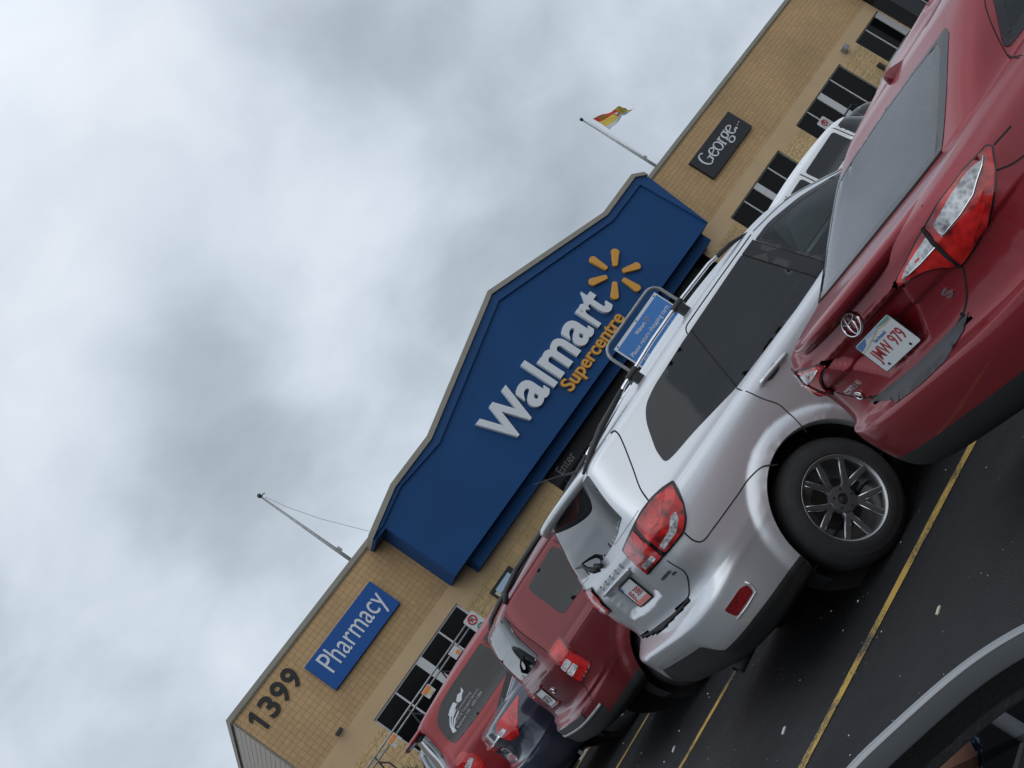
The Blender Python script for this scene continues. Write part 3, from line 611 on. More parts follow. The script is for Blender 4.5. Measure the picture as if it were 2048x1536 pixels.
def densify_open(pts, sp):
    out = []
    for a, b in zip(pts, pts[1:]):
        n = max(1, int(math.hypot(b[0]-a[0], b[1]-a[1])/sp)); out += [(a[0]+(b[0]-a[0])*k/n, a[1]+(b[1]-a[1])*k/n) for k in range(n)]
    return out+[tuple(pts[-1])]
def spline(pts, n=5):
    P = [np.array(p, float) for p in pts]
    if len(P) < 3: return pts
    out = []
    for i in range(len(P)-1):
        p0 = P[max(i-1, 0)]; p1 = P[i]; p2 = P[i+1]; p3 = P[min(i+2, len(P)-1)]; l = np.linalg.norm(p2-p1); m1 = (p2-p0)/max(1e-6, np.linalg.norm(p2-p0))*l; m2 = (p3-p1)/max(1e-6, np.linalg.norm(p3-p1))*l
        for k in range(n): s_ = k/n; out.append(tuple((2*s_**3-3*s_**2+1)*p1+(s_**3-2*s_**2+s_)*m1+(-2*s_**3+3*s_**2)*p2+(s_**3-s_**2)*m2))
    return out+[tuple(P[-1])]
def inside(x, y, poly):
    c = False; n = len(poly)
    for i in range(n):
        x1, y1 = poly[i][0], poly[i][1]; x2, y2 = poly[(i+1) % n][0], poly[(i+1) % n][1]
        if (y1 > y) != (y2 > y) and x < (x2-x1)*(y-y1)/(y2-y1)+x1: c = not c
    return c
def mind(x, y, pts): return min((x-p[0])**2+(y-p[1])**2 for p in pts)**.5
def rnd(poly, r, n=4):       # round the corners of a polygon
    out = []; m = len(poly)
    for i in range(m):
        p = np.array(poly[i][:2], float); a = np.array(poly[i-1][:2], float); b = np.array(poly[(i+1) % m][:2], float); rr = poly[i][2] if len(poly[i]) > 2 else r
        la = np.linalg.norm(a-p); lb = np.linalg.norm(b-p); q = min(rr, la*.45, lb*.45)
        if q < 1e-4: out.append(tuple(p)); continue
        A = p+(a-p)/la*q; B = p+(b-p)/lb*q
        for k in range(n+1): t = k/n; out.append(tuple((1-t)**2*A+2*t*(1-t)*p+t*t*B))
    return out
def inset(poly, d):          # shrink a rounded outline toward its inside by d
    n = len(poly); P = [np.array(p[:2], float) for p in poly]; ar = sum(P[i][0]*P[(i+1) % n][1]-P[(i+1) % n][0]*P[i][1] for i in range(n)); sg = 1 if ar > 0 else -1; out = []
    for i in range(n):
        t = P[(i+1) % n]-P[i-1]; L = np.linalg.norm(t)
        if L < 1e-9: continue
        t /= L; out.append(tuple(P[i]+np.array([-t[1], t[0]])*d*sg))
    return out
def wheel(parent, x, y, sg, r, wd, rim, style='ten', m='alloy', name='wheel'):
    """tyre, rim and spokes; sg is the side the face looks to"""
    w = empty_part(name, parent, (x, y, r)); k = -sg if False else sg
    o = wd/2
    prof = [(rim*.96, o-.015), (rim*1.0, o), (rim+.012, o+.006), (rim+.020, o+.004), (rim+(r-rim)*.35, o+.009), (rim+(r-rim)*.38, o+.0065), (rim+(r-rim)*.62, o+.006), (rim+(r-rim)*.65, o+.0035), (r-.035, o-.004), (r-.012, o-.025), (r-.001, o-.055), (r, 0), (r-.001, -o+.055), (r-.012, -o+.025), (r-.05, -o), (rim, -o)]
    obj('tyre', flip_y(lathe(prof, 64), k), 'rubber', w, smooth=True)
    # tread grooves
    obj('rim', flip_y(join(lathe([(rim*.965, o-.004), (rim*1.005, o+.002), (rim*.985, o+.001), (rim*.93, o-.012), (rim*.90, o-.06), (rim*.88, -o+.02)], 64), lathe([(.001, -.02), (rim*.9, -.02)], 40)), k), m if style != 'ten' else 'alloy', w, smooth=True)
    obj('brake_disc', flip_y(join(lathe([(.001, -.012), (rim*.60, -.012), (rim*.60, -.03)], 40), box(rim*.3, rim*.68, -.02, .03, -rim*.18, rim*.18)), k), 'disc_metal', w)
    S = []; E_ = []
    def bar(a0, r0, a1, r1, w0, w1, y0, y1, d=.03, eb=True):
        p = np.array([r0*math.cos(a0), r0*math.sin(a0)]); q = np.array([r1*math.cos(a1), r1*math.sin(a1)]); t = (q-p)/np.linalg.norm(q-p); n = np.array([-t[1], t[0]])
        V = []
        for c, w_, yy in ((p, w0, y0), (q, w1, y1)):
            for s_ in (1, -1):
                for f in (1, .55): V.append((*(c+n*w_*s_*(1 if f == 1 else .72)), yy-(.012 if f == 1 else 0)))
                V.append((*(c+n*w_*s_), yy-d))
        V = [(v[0], v[2], v[1]) for v in V]     # 0 outer edge,1 top,2 bottom ; 3,4,5 other side
        F = [(1, 4, 10, 7), (0, 1, 7, 6), (4, 3, 9, 10), (2, 0, 6, 8), (3, 5, 11, 9)]
        S.append((V, F))
        if eb:
            for s_ in (0, 3): E_.append(tube([V[s_], V[s_+6]], .0036, 6))
    if style == 'ten':
        for i in range(5):
            a = 2*math.pi*i/5+.25
            bar(a, rim*.18, a, rim*.50, .034, .024, o-.036, o-.024, eb=False)
            for s_ in (1, -1): bar(a+s_*.09, rim*.40, a+s_*.315, rim*.985, .0165, .0125, o-.026, o-.008)
        S.append(lathe([(rim*.115, o-.035), (rim*.13, o-.022), (rim*.30, o-.026), (rim*.34, o-.05)], 40)); mm = 'alloy_dark'
        obj('spokes', flip_y(join(*S), k), mm, w); obj('spoke_edge', flip_y(join(*E_), k), 'alloy_bright', w, smooth=True)
        obj('hub_cap', flip_y(lathe([(.001, o-.030), (rim*.10, o-.031), (rim*.115, o-.04)], 30), k), 'black_plastic', w, smooth=True)
        N_ = [xf(lathe([(.001, .0), (.008, -.002), (.011, -.010)], 10), Matrix.Translation((rim*.225*math.cos(2*math.pi*i/5+.88), o-.020, rim*.225*math.sin(2*math.pi*i/5+.88)))) for i in range(5)]
        for g_ in N_: obj('lug_nut', flip_y(g_, k), 'black_plastic', w)
    else:
        n = 5 if style == 'five' else 7
        for i in range(n): bar(2*math.pi*i/n, rim*.15, 2*math.pi*i/n, rim*.97, .04, .028, o-.02, o-.012, eb=False)
        S.append(lathe([(.001, o-.018), (rim*.22, o-.022), (rim*.26, o-.05)], 24)); obj('spokes', flip_y(join(*S), k), m, w)
    return w
def flip_y(g, k):
    if k > 0: return g
    return ([(v[0], -v[1], v[2]) for v in g[0]], [tuple(f[::-1]) for f in g[1]])+tuple(g[2:])
def empty_part(name, parent, loc):
    o = bpy.data.objects.new(name, None); COL.objects.link(o); o.parent = parent; o.location = loc; return o
def car_base(B, t, pm, arches, w_in=.62, low='black_plastic', wr=.33, wd=.21, rim=.21, style='five', tr=.78, lip=True, lip_r=.012, sill_z=.2, track=None):
    for cx, cz, R_ in arches: B.cut_arch(cx, cz, R_)
    body = obj('body', B.mesh(), [pm, low], t, smooth=True); B.body_obj = body; ALLB.append(B)
    obj('underbody', ([tuple(p) for p in B.P[B.cap_bot]], [tuple(range(len(B.cap_bot)))]), 'seam_black', t)
    for cx, cz, R_ in arches:
        for sg in (1, -1):
            # liner
            g = lathe([(R_+.01, -.26), (R_+.01, 0)], 40, 'y', math.pi*1.25); Mx = Matrix.Translation((cx, (tr+.08)*sg if sg > 0 else -(tr+.08)+.26, cz)) @ Matrix.Rotation(R(-0), 4, 'Y')
            V = [(cx+v[0]*math.cos(R(22))+v[2]*math.sin(R(22))*1, v[1], cz+v[2]*math.cos(R(22))-v[0]*math.sin(R(22))) for v in g[0]]
            y0 = (tr-.20) if sg > 0 else -(tr-.20)
            V = [(v[0], (abs(y0)+(v[1]+.26)*1.0)*sg, v[2]) for v in V]
            dsk = [(cx+(R_+.01)*math.cos(2*math.pi*i/40), y0, cz+(R_+.01)*math.sin(2*math.pi*i/40)) for i in range(40)]
            n = len(V); obj('wheel_arch', (V+dsk, g[1]+[tuple(range(n, n+40))]), 'seam_black', t)
            if lip:
                P = []
                for i in range(49):
                    a = R(-28+236*i/48); h = B.hit(90, cx+R_*1.004*math.cos(a), cz+R_*1.004*math.sin(a), sg)
                    if h[0] is not None and cz+R_*math.sin(a) > sill_z-.0: P.append((h[0].x, h[0].y, h[0].z))
                if len(P) > 3:
                    V = []; F = []
                    for i, p in enumerate(P):
                        q = ((p[0]-cx)*.0, 0); rr = 1
                        V += [(p[0], p[1]+sg*.001, p[2]), (cx+(p[0]-cx)*.985, p[1]-sg*.006, cz+(p[2]-cz)*.985), (cx+(p[0]-cx)*.975, p[1]-sg*.05, cz+(p[2]-cz)*.975)]
                    for i in range(len(P)-1):
                        for j in range(2): a_ = i*3+j; F.append((a_, a_+1, a_+4, a_+3))
                    obj('arch_lip', (V, F), pm, t, smooth=True)
    for cx, cz, R_ in arches:
        for sg in (1, -1): wheel(t, cx, sg*(track or tr), sg, wr, wd, rim, style)
    return body
def window(B, t, az, poly, sg, gm='privacy_glass', fr=.022, cutit=False, name='window', off=.003, frm='frit', hole=None):
    B.cut(az, inset(poly, .018), sg=(sg,))
    hole = hole or inset(poly, fr)
    if gm in ('clear_glass', 'rear_glass'):
        o = obj(name, B.patch(az, poly, off, .03, sg, hole=hole, cut=0), frm, t, smooth=True)
        obj('pane', B.patch(az, hole, off-.001, .035, sg, skirt=0), gm, o, smooth=True)
    else:
        o = obj(name, B.patch(az, poly, off, .03, sg), gm, t, smooth=True)
    return o
def plate(t, M, main, top=None, kind='white', sub='plate', tm='plate_red', band=True):
    """licence plate: local x to the right, z up, facing -y"""
    o = obj('licence_plate', xf(prism(rrect(-.153, .153, -.077, .077, .010), -.002, .002), M), 'plate_white', t)
    def ch(nm, g, m): obj(nm, xf(g, M), m, o)
    w = .255; g = text_geom(main, w, .072, .002, .006); ch('characters', ([(v[0]-w/2, v[1]-.002, v[2]-.050) for v in g[0]], g[1]), tm)
    return o, ch
def person_free(): pass

def on(B, az, u, v, sg=-1, off=0., up=None):   # frame sitting on the shell: x to the viewer's right, z up the surface, -y outward
    p, n = B.hit(az, u, v, sg)[:2]; d, h, k = B.frame(az, sg)
    y = -n; x = (h-n*h.dot(n)).normalized(); z = x.cross(y).normalized()
    if z.dot(k) < 0: x = -x; z = -z
    o = p+n*off; return Matrix(((x.x, y.x, z.x, o.x), (x.y, y.y, z.y, o.y), (x.z, y.z, z.z, o.z), (0, 0, 0, 1)))
def badge(B, t, az, u, v, txt, w, h, m='chrome', sg=-1, dep=.004, offs=.012, name='badge'):
    M = on(B, az, u, v, sg, .001); g = text_geom(txt, w, h, dep, offs); return obj(name, xf(([(a-w/2, b, c-h/2) for a, b, c in g[0]], g[1]), M), m, t)
def mirror_poly(half): return list(half)+[(-u, v) for u, v in reversed(half) if abs(u) > 1e-6]
def interior(t, x0, L, w, zs, seats, m='seat_cloth'):
    """cabin floor, dash and seats seen through the glass"""
    for x in seats:
        for y in (-.36, .36):
            s_ = empty_part('seat', t, (x, y, 0))
            obj('cushion', box(-.05, .48, -.25, .25, zs-.15, zs), m, s_, bevel=.05)
            obj('seat_back', xf(box(-.06, .06, -.24, .24, 0, .58), Matrix.Translation((-.05, 0, zs)) @ Matrix.Rotation(R(-14), 4, 'Y')), m, s_, bevel=.05)
            obj('head_rest', xf(box(-.05, .05, -.13, .13, .64, .82), Matrix.Translation((-.05, 0, zs)) @ Matrix.Rotation(R(-14), 4, 'Y')), m, s_, bevel=.04)
            obj('head_rest_post', join(*[xf(tube([(0, yy, .56), (0, yy, .68)], .006, 6), Matrix.Translation((-.05, 0, zs)) @ Matrix.Rotation(R(-14), 4, 'Y')) for yy in (-.05, .05)]), 'chrome', s_)
    obj('cabin_floor', box(x0, L, -w, w, zs-.30, zs-.2), 'seam_black', t)
    obj('dashboard', xf(box(-.25, .25, -w, w, -.2, .0), Matrix.Translation((L, 0, zs+.48))), 'black_plastic', t, bevel=.06)
    obj('steering_wheel', xf(tube([(0, .18*math.cos(a), .18*math.sin(a)) for a in np.linspace(0, 2*math.pi, 25)[:-1]], .014, 8, closed=True), Matrix.Translation((L-.42, .36, zs+.38)) @ Matrix.Rotation(R(-25), 4, 'Y')), 'black_plastic', t)

def gaps(t, *gs, m='seam_black', name='panel_gap'):
    for g in gs:
        if g[1]: obj(name, g, m, t)
# ---- red sedan, nearest
def sedan_rows(L=4.64, W=.8875, H=1.455, zt=1.10, zb=1.118):
    #  zr    zf    xr    xf     w     Dr   nr   Df  nf  zc
    return [
     (.31, .20, .20, L-.16, W-.10, .42, 3.6, .7, 2.6, 0),
     (.335, .24, .10, L-.06, W-.045, .44, 3.4, .8, 2.5, 0),
     (.40, .36, .03, L-.02, W-.012, .46, 3.3, .8, 2.5, 0),
     (.50, .48, .005, L, W-.004, .47, 3.3, .85, 2.4, 0),
     (.60, .56, .0, L-.01, W, .47, 3.3, .85, 2.4, 0),
     (.672, .62, .008, L-.03, W-.001, .47, 3.3, .85, 2.4, 0),
     (.680, .63, .016, L-.04, W-.001, .46, 3.4, .85, 2.4, 0),
     (.690, .64, .055, L-.045, W-.002, .44, 3.5, .85, 2.4, 0),
     (.715, .65, .080, L-.05, W-.004, .43, 3.6, .85, 2.4, 0),
     (.84, .72, .100, L-.14, W-.010, .43, 3.6, .9, 2.4, 0),
     (.885, .77, .098, L-.24, W-.014, .43, 3.6, .9, 2.4, 0),
     (.900, .78, .084, L-.28, W-.018, .43, 3.6, .9, 2.4, 0),
     (.985, .84, .078, L-.50, W-.034, .43, 3.6, .9, 2.5, .01),
     (1.010, .86, .088, L-.62, W-.040, .43, 3.6, .9, 2.5, .01),
     (1.050, .885, .098, L-.85, W-.060, .43, 3.7, .9, 2.6, .02),
     (zt-.030, .92, .108, L-1.0, W-.085, .40, 3.6, .8, 2.6, .02),
     (zt-.010, .93, .125, L-1.06, W-.105, .40, 3.6, .8, 2.6, .02),
     (zt+.004, .95, .20, L-1.12, W-.135, .40, 3.8, .7, 2.6, .02),
     (zb-.004, .99, .42, L-1.22, W-.165, .42, 4.6, .7, 2.6, .01),
     (zb+.006, 1.01, .455, L-1.26, W-.172, .42, 5.4, .72, 2.7, .005),
     (1.25, 1.16, .78, L-1.56, W-.215, .46, 6.0, .8, 2.8, 0),
     (1.335, 1.28, 1.00, L-1.85, W-.255, .50, 6, .8, 3, 0),
     (1.362, 1.33, 1.09, L-1.98, W-.275, .50, 6, .8, 3, .006),
     (1.385, 1.365, 1.17, L-2.08, W-.31, .52, 5.4, .8, 3, .014),
     (1.397, 1.385, 1.26, L-2.20, W-.37, .55, 4.5, .8, 3, .026),
     (1.405, 1.398, 1.40, L-2.34, W-.46, .6, 3.6, .8, 3, .036),
     (1.41, 1.41, 1.75, L-2.6, W-.66, .3, 2.5, .3, 2.5, .042)]
COR = empty('red_sedan', 'dark red sedan with a clear red tail lamp and boot spoiler at the right edge', 'car', (2.42, 3.82, 0), 0, 'cars parked in the near row')
cor_arch = [(1.00, .31, .345), (3.70, .31, .345)]
REC = mirror_poly([(.385, .985), (.29, .874), (.17, .772), (0, .768)])
def cor_black(c): return ((c[:, 3] < .492) & (c[:, 0] < .655)) | (c[:, 3] < .334)
BC = Body(sedan_rows(), .016, cor_arch, dents=[(REC, .042, .035)], black=cor_black)
CG = mirror_poly([(.600, 1.122), (.592, 1.22), (.565, 1.318), (.535, 1.338), (.3, 1.345), (0, 1.348)])[::-1]
CWR = rnd([(.90, 1.120, .07), (1.20, 1.285), (1.42, 1.338), (1.86, 1.352), (1.90, 1.062), (1.3, 1.090)], .03)
CWF = rnd([(1.96, 1.045), (1.92, 1.352), (2.30, 1.335), (2.72, 1.21), (3.08, 1.035, .01)], .03)
CWS = mirror_poly([(.66, 1.035), (.60, 1.20), (.535, 1.335), (0, 1.345)])[::-1]
CWS = [(u, v) for u, v in CWS]
BC.cut(180, inset(CWS, .022), sg=(1,)); BC.cut(0, inset(CG, .010), sg=(1,))
for pl in (CWR, CWF): BC.cut(90, inset(pl, .022))
car_base(BC, COR, 'red_paint', cor_arch, wr=.315, wd=.205, rim=.205, style='five', tr=.77, low='black_plastic')
window(BC, COR, 0, CG, -1, 'rear_glass', .035, name='rear_window', off=.002, hole=mirror_poly([(.555, 1.134), (.545, 1.22), (.522, 1.312), (.49, 1.331), (.3, 1.339), (0, 1.342)])[::-1])
window(BC, COR, 180, CWS, 1, 'clear_glass', .035, name='windscreen')
for sg in (1, -1):
    window(BC, COR, 90, CWR, sg, 'clear_glass', .034, name='door_window'); window(BC, COR, 90, CWF, sg, 'clear_glass', .034, name='door_window')
interior(COR, .9, 3.05, .66, .50, (1.32, 2.15))
obj('parcel_shelf', box(.52, 1.15, -.62, .62, 1.04, 1.075), 'seat_cloth', COR)
obj('window_bead', BC.bead(0, [(-.60, 1.118), (0, 1.118), (.60, 1.118)], .005), 'seam_black', COR)
# spoiler blade
def blade(hw, tip, top, th, sweep, zt, endr=.12, n=40, drop=.02, rootz=.004):
    V = []; F = []
    for i in range(n+1):
        y = -hw+2*hw*i/n; e = min(1, (hw-abs(y))/endr+.04)**.5; sw = sweep*(y/hw)**2
        x0 = tip+sw; x1 = top+sw*.35; c = (x0+(x1-x0)*(1-e)*.8)
        z0 = zt-drop*(y/hw)**2
        V += [(x1, y, z0+rootz), (c+.05, y, z0+.006), (c+.010, y, z0+.002), (c, y, z0-.008), (c+.006, y, z0-th*e), (c+.06*e+.02, y, z0-th*e-.004), (x1+.01, y, z0-.05)]
    m_ = 7
    for i in range(n):
        for j in range(m_): a = i*m_+j; b = i*m_+(j+1) % m_; F.append((a, b, b+m_, a+m_))
    F += [tuple(range(m_))[::-1], tuple(n*m_+j for j in range(m_))]
    return V, F
obj('spoiler', blade(.655, .016, .25, .052, .22, 1.116, rootz=-.010), 'red_paint', COR, smooth=True, bevel=0)
LT = [(.871, 1.012), (.860, 1.030), (.76, 1.048), (.643, 1.052), (.50, 1.036), (.335, 1.000), (.305, .978), (.36, .966), (.42, .945), (.457, .917), (.480, .888), (.501, .861), (.560, .866), (.607, .874), (.66, .886), (.709, .903), (.77, .935), (.816, .965)]
for sg in (1, -1):
    lamp = obj('tail_lamp', BC.patch(45, rnd(LT, .015), .008, .03, sg), 'frit', COR, smooth=True)
    if sg < 0: lamp['label'] = 'right tail lamp with a clear upper strip'
    obj('lens', BC.patch(45, rnd(inset(rnd(LT, .01), .006), .004), .0115, .022, sg), 'red_lens', lamp, smooth=True)
    obj('reversing_lens', BC.patch(45, rnd([(.816, 1.016), (.765, 1.033), (.684, 1.034), (.572, 1.021), (.560, .982), (.651, .978), (.717, .982), (.79, 1.0)], .01), .0135, .02, sg), 'clear_lens', lamp, smooth=True)
    obj('reversing_lens', BC.patch(45, rnd([(.350, .988), (.40, .998), (.530, 1.015), (.518, .976), (.444, .978), (.38, .982)], .01), .0135, .02, sg), 'clear_lens', lamp, smooth=True)
    obj('turn_lens', BC.patch(45, rnd([(.58, .960), (.70, .952), (.76, .968), (.70, .925), (.60, .895), (.54, .885)], .02), .0135, .02, sg), 'bright_red_lens', lamp, smooth=True)
    obj('chrome_edge', join(BC.bead(45, [(.560, .980), (.651, .976), (.717, .980), (.80, 1.004), (.825, 1.018)], .003, sg, .014), BC.bead(45, [(.350, .986), (.444, .976), (.518, .974)], .003, sg, .014)), 'chrome', lamp, smooth=True)
    obj('lamp_gap', BC.patch(45, [(.552, 1.042), (.541, 1.042), (.519, .985), (.505, .925), (.495, .868), (.505, .860), (.517, .92), (.531, .975)], .016, .02, sg), 'seam_black', lamp, smooth=True)
    obj('door_handle', BC.bead(90, [(1.28, .93), (1.48, .935)], .014, sg, .012), 'red_paint', COR, smooth=True)
    obj('wing_mirror', xf(lathe([(.001, -.03), (.06, -.025), (.085, .02), (.075, .08), (.001, .12)], 20, 'y'), Matrix.Translation((2.86, .97*sg, 1.04)) @ Matrix.Diagonal((.8, .8*sg, .8, 1)) @ Matrix.Rotation(R(90), 4, 'Z')), 'red_paint', COR, smooth=True)
LID = [(.655, 1.085), (.650, 1.04)]; LID2 = [(.575, .856), (.52, .81), (.46, .770), (.368, .740), (.18, .722), (0, .718)]
G_ = [BC.seam(0, LID2+[(-u, v) for u, v in LID2[::-1]][1:], .007, -1)]
for s_ in (1, -1):
    G_.append(BC.seam(0, [(u*s_, v) for u, v in LID], .006, -1)); G_.append(BC.seam(45, [(.875, 1.01), (.95, .995)], .006, s_)); G_.append(BC.seam(45, [(.816, .962), (.86, .93), (.93, .90)], .006, s_))
    G_.append(BC.seam(90, [(.88, 1.10), (.83, 1.0), (.90, .80), (1.15, .70)], .006, s_)); G_.append(BC.seam(90, [(1.93, 1.04), (1.90, .6), (1.86, .3)], .006, s_)); G_.append(BC.seam(90, [(.85, 1.075), (1.10, 1.262), (1.40, 1.355), (1.9, 1.368)], .004, s_))
    G_.append(BC.seam(90, [(.62, .80), (.50, .80), (.38, .78)], .005, s_))
gaps(COR, *G_, m='seam_black', name='panel_gap')
obj('bumper_insert', BC.patch(0, rnd(mirror_poly([(.430, .742, .01), (.34, .705), (.21, .684), (0, .680)])[::-1] if False else [(-.43, .740), (-.30, .737), (0, .716+.012), (.30, .737), (.43, .740), (.34, .705), (.21, .682), (0, .678), (-.21, .682), (-.34, .705)], .012), .004, .02, -1), 'grey_plastic', COR, smooth=True)
def rear_M(B, u, v, off=.0): return on(B, 0, u, v, -1, off)
PM = Matrix(((0, .995, .10, -.0), (-1, 0, 0, 0), (0, -.10, .995, 0), (0, 0, 0, 1)))
PM.translation = (.088, -.01, .862)
pl, ch = plate(COR, PM, 'JMW 979')
ch('scene_band', join(prism([(-.147, .044), (-.147, .073), (-.06, .073), (-.095, .050), (-.12, .046)], -.0032, -.0022)), 'plate_blue')
ch('scene_band', prism([(.147, .060), (.147, .073), (.03, .073), (.06, .066), (.10, .060)], -.0032, -.0022), 'plate_green')
ch('scene_band', prism([(-.06, .073), (.03, .073), (.05, .067), (0, .060), (-.05, .066)], -.0032, -.0022), 'pale_blue')
ch('gold_line', prism([(.147, .059), (.147, .054), (.10, .054), (.04, .061), (-.02, .050), (-.08, .040), (-.147, .034), (-.147, .037), (-.08, .044), (-.02, .055), (.04, .066), (.10, .059)], -.0032, -.0022), 'plate_gold')
ch('province_name', ([(a-.04, b-.0025, c+.030) for a, b, c in text_geom('New Brunswick', .10, .016, .001, 0)[0]], text_geom('New Brunswick', .10, .016, .001, 0)[1]), 'plate_blue')
for u in (-.095, .095): ch('screw', disc(u, -.060, .0055, .0055, -.006, -.002, 10), 'seam_black')
ch('plate_frame', tube([(a, -.001, b) for a, b in rrect(-.1545, .1545, -.0785, .0785, .012, 4)], .0022, 6, closed=True), 'seam_black')
M = on(BC, 0, 0, 1.008, -1, .003)
def ell(rx, rz, cx=0, cz=0, n=36, rt=0): return [(cx+rx*math.cos(a)*math.cos(rt)-rz*math.sin(a)*math.sin(rt), -.003, cz+rz*math.sin(a)+0*rt) for a in np.linspace(0, 2*math.pi, n+1)[:-1]]
obj('emblem', xf(join(tube(ell(.066, .045), .0055, 8, closed=True), tube(ell(.024, .041, 0, .0015), .0042, 8, closed=True), tube(ell(.050, .0155, 0, .026), .0042, 8, closed=True)), M), 'chrome', COR, smooth=True)
badge(BC, COR, 0, .440, .835, 'S', .042, .036); badge(BC, COR, 0, -.435, .828, 'COROLLA', .145, .024)
obj('trim_badge', xf(join(tube(ell(.024, .018), .004, 6, closed=True), tube([(-.012, -.004, -.01), (.004, -.006, .014), (.016, -.004, -.008)], .004, 6)), on(BC, 0, -.45, .785, -1, .002)), 'chrome', COR, smooth=True)
fin = [(0, 0), (.17, 0), (.155, .012), (.06, .052), (.015, .058), (0, .045)]
hz = BC.hit('top', 1.26, 0)[0].z
obj('roof_antenna', ([(1.20+a*.85, b*.8, hz-.010+c*.85) for a, b, c in join(([(x, -.014 if z > .02 else -.032, z) for x, z in fin]+[(x, .014 if z > .02 else .032, z) for x, z in fin], [tuple(range(6))[::-1], tuple(range(6, 12))]+[(i, (i+1) % 6, (i+1) % 6+6, i+6) for i in range(6)]))[0]], [tuple(range(6))[::-1], tuple(range(6, 12))]+[(i, (i+1) % 6, (i+1) % 6+6, i+6) for i in range(6)]), 'dark_red_paint', COR, smooth=True, bevel=.006)
# ---- silver crossover
def suv_rows(L=4.89, W=.917, H=1.69, gate=.17, belt=1.16, zroof=1.63, low=.30, hood=1.06, wsb=1.20, wst=2.00, tum=.22, slope=.18, nr=5.0, dr=.34, nb=3.6, db=.50):
    zt = zroof
    return [
     (low, .25, .18, L-.2, W-.12, db-.05, nb, .7, 2.8, 0),
     (low+.03, .28, .09, L-.08, W-.06, db-.02, nb, .8, 2.6, 0),
     (.46 if low > .35 else .44, .40, .03, L-.02, W-.02, db, nb, .85, 2.5, 0),
     (.56, .52, .004, L, W-.006, db, nb, .85, 2.5, 0),
     (.66, .62, .0, L-.01, W-.002, db, nb, .85, 2.5, 0),
     (.685, .64, .010, L-.02, W, db, nb, .85, 2.5, 0),
     (.70, .66, .035, L-.02, W, db-.01, nb, .85, 2.5, 0),
     (.725, .69, gate-.07, L-.04, W, .45, nb+.3, .85, 2.5, 0),
     (.74, .70, gate-.03, L-.04, W, .42, nb+.6, .85, 2.5, 0),
     (.80, .76, gate-.012, L-.06, W-.003, .40, nb+.8, .85, 2.5, 0),
     (.95, .86, gate, L-.12, W-.008, .38, nr-.4, .9, 2.5, 0),
     (1.06, .96, gate+.012, L-.25, W-.014, .36, nr-.2, .9, 2.5, 0),
     (belt-.04, 1.01, gate+.028, L-.55, W-.024, dr, nr, .9, 2.6, 0),
     (belt-.01, 1.02, gate+.034, L-.65, W-.036, dr, nr, .9, 2.6, 0),
     (belt+.012, hood-.02, gate+.042, L-.95, W-.052, dr, nr, .8, 2.7, 0),
     (belt+.04, hood+.03, gate+.055, L-wsb, W-.060, dr, nr, .8, 2.8, 0),
     (1.38, 1.33, gate+slope*.55, L-(wsb+wst)/2, W-.06-tum*.48, dr+.02, nr, .8, 3, 0),
     (zt-.085, zt-.11, gate+slope*.96, L-wst, W-.06-tum*.86, dr+.04, nr, .8, 3.2, 0),
     (zt-.055, zt-.075, gate+slope+.01, L-wst-.09, W-.06-tum*.93, dr+.04, nr, .8, 3.2, .004),
     (zt-.035, zt-.05, gate+slope+.035, L-wst-.15, W-.06-tum*1.03, dr+.04, nr-.3, .8, 3.2, .010),
     (zt-.018, zt-.03, gate+slope+.08, L-wst-.22, W-.06-tum-.05, dr+.06, nr-.6, .8, 3, .022),
     (zt-.004, zt-.012, gate+slope+.18, L-wst-.35, W-.06-tum-.13, .45, 4, .8, 3, .034),
     (zt+.006, zt-.002, gate+slope+.38, L-wst-.55, W-.42, .6, 3, .8, 3, .044),
     (zt+.01, zt, gate+slope+.8, L-wst-.9, W-.74, .3, 2.5, .3, 2.5, .05)]
DOD = empty('silver_crossover', 'silver crossover with dark windows, roof rails and an angular red tail lamp', 'car', (1.775, 6.635, 0), 0, 'cars parked in the near row')
dod_arch = [(1.03, .37, .435), (3.92, .37, .435)]
DREC = mirror_poly([(.352, 1.088), (.385, .872), (0, .852)])
def dod_black(c): return ((c[:, 3] < .500) & (c[:, 0] < .60)) | (c[:, 3] < .36)
def dod_warp(P, zr):
    ay = np.abs(P[:, 1]); t = np.clip((ay-.42)/.18, 0, 1); t = t*t*(3-2*t); off = .055*(1-t)-.045*t-.03*np.clip((P[:, 0]-.2)/.4, 0, 1)
    return off*np.exp(-((zr-.50)/.085)**2)*(P[:, 0] < .62)*(zr > .32)
BD = Body(suv_rows(nr=6.5, dr=.24, slope=.205, tum=.19), .018, dod_arch, flare=.028, fl_w=.095, dents=[(DREC, .034, .034)], black=dod_black, warp=dod_warp)
DWF = rnd([(2.27, 1.112, .01), (2.262, 1.535, .01), (2.42, 1.53), (2.72, 1.455), (3.03, 1.33), (3.36, 1.135, .01)], .06)
DWS = mirror_poly([(.72, 1.17), (.64, 1.38), (.58, 1.525), (0, 1.54)])[::-1]
BP = None
PAT_LOC = (1.60, 9.66, 0)
pat_arch = [(.93, .35, .41), (3.565, .35, .41)]
def pat_black(c): return ((c[:, 3] < .60) & (c[:, 0] < .16)) | (c[:, 3] < .52)
BP = Body(suv_rows(4.41, .878, 1.66, .12, 1.09, 1.645, .40, 1.06, 1.45, 1.95, .17, .17, nr=5.5, dr=.24, nb=3.4, db=.5), .026, pat_arch, flare=.02, fl_w=.09, black=pat_black)
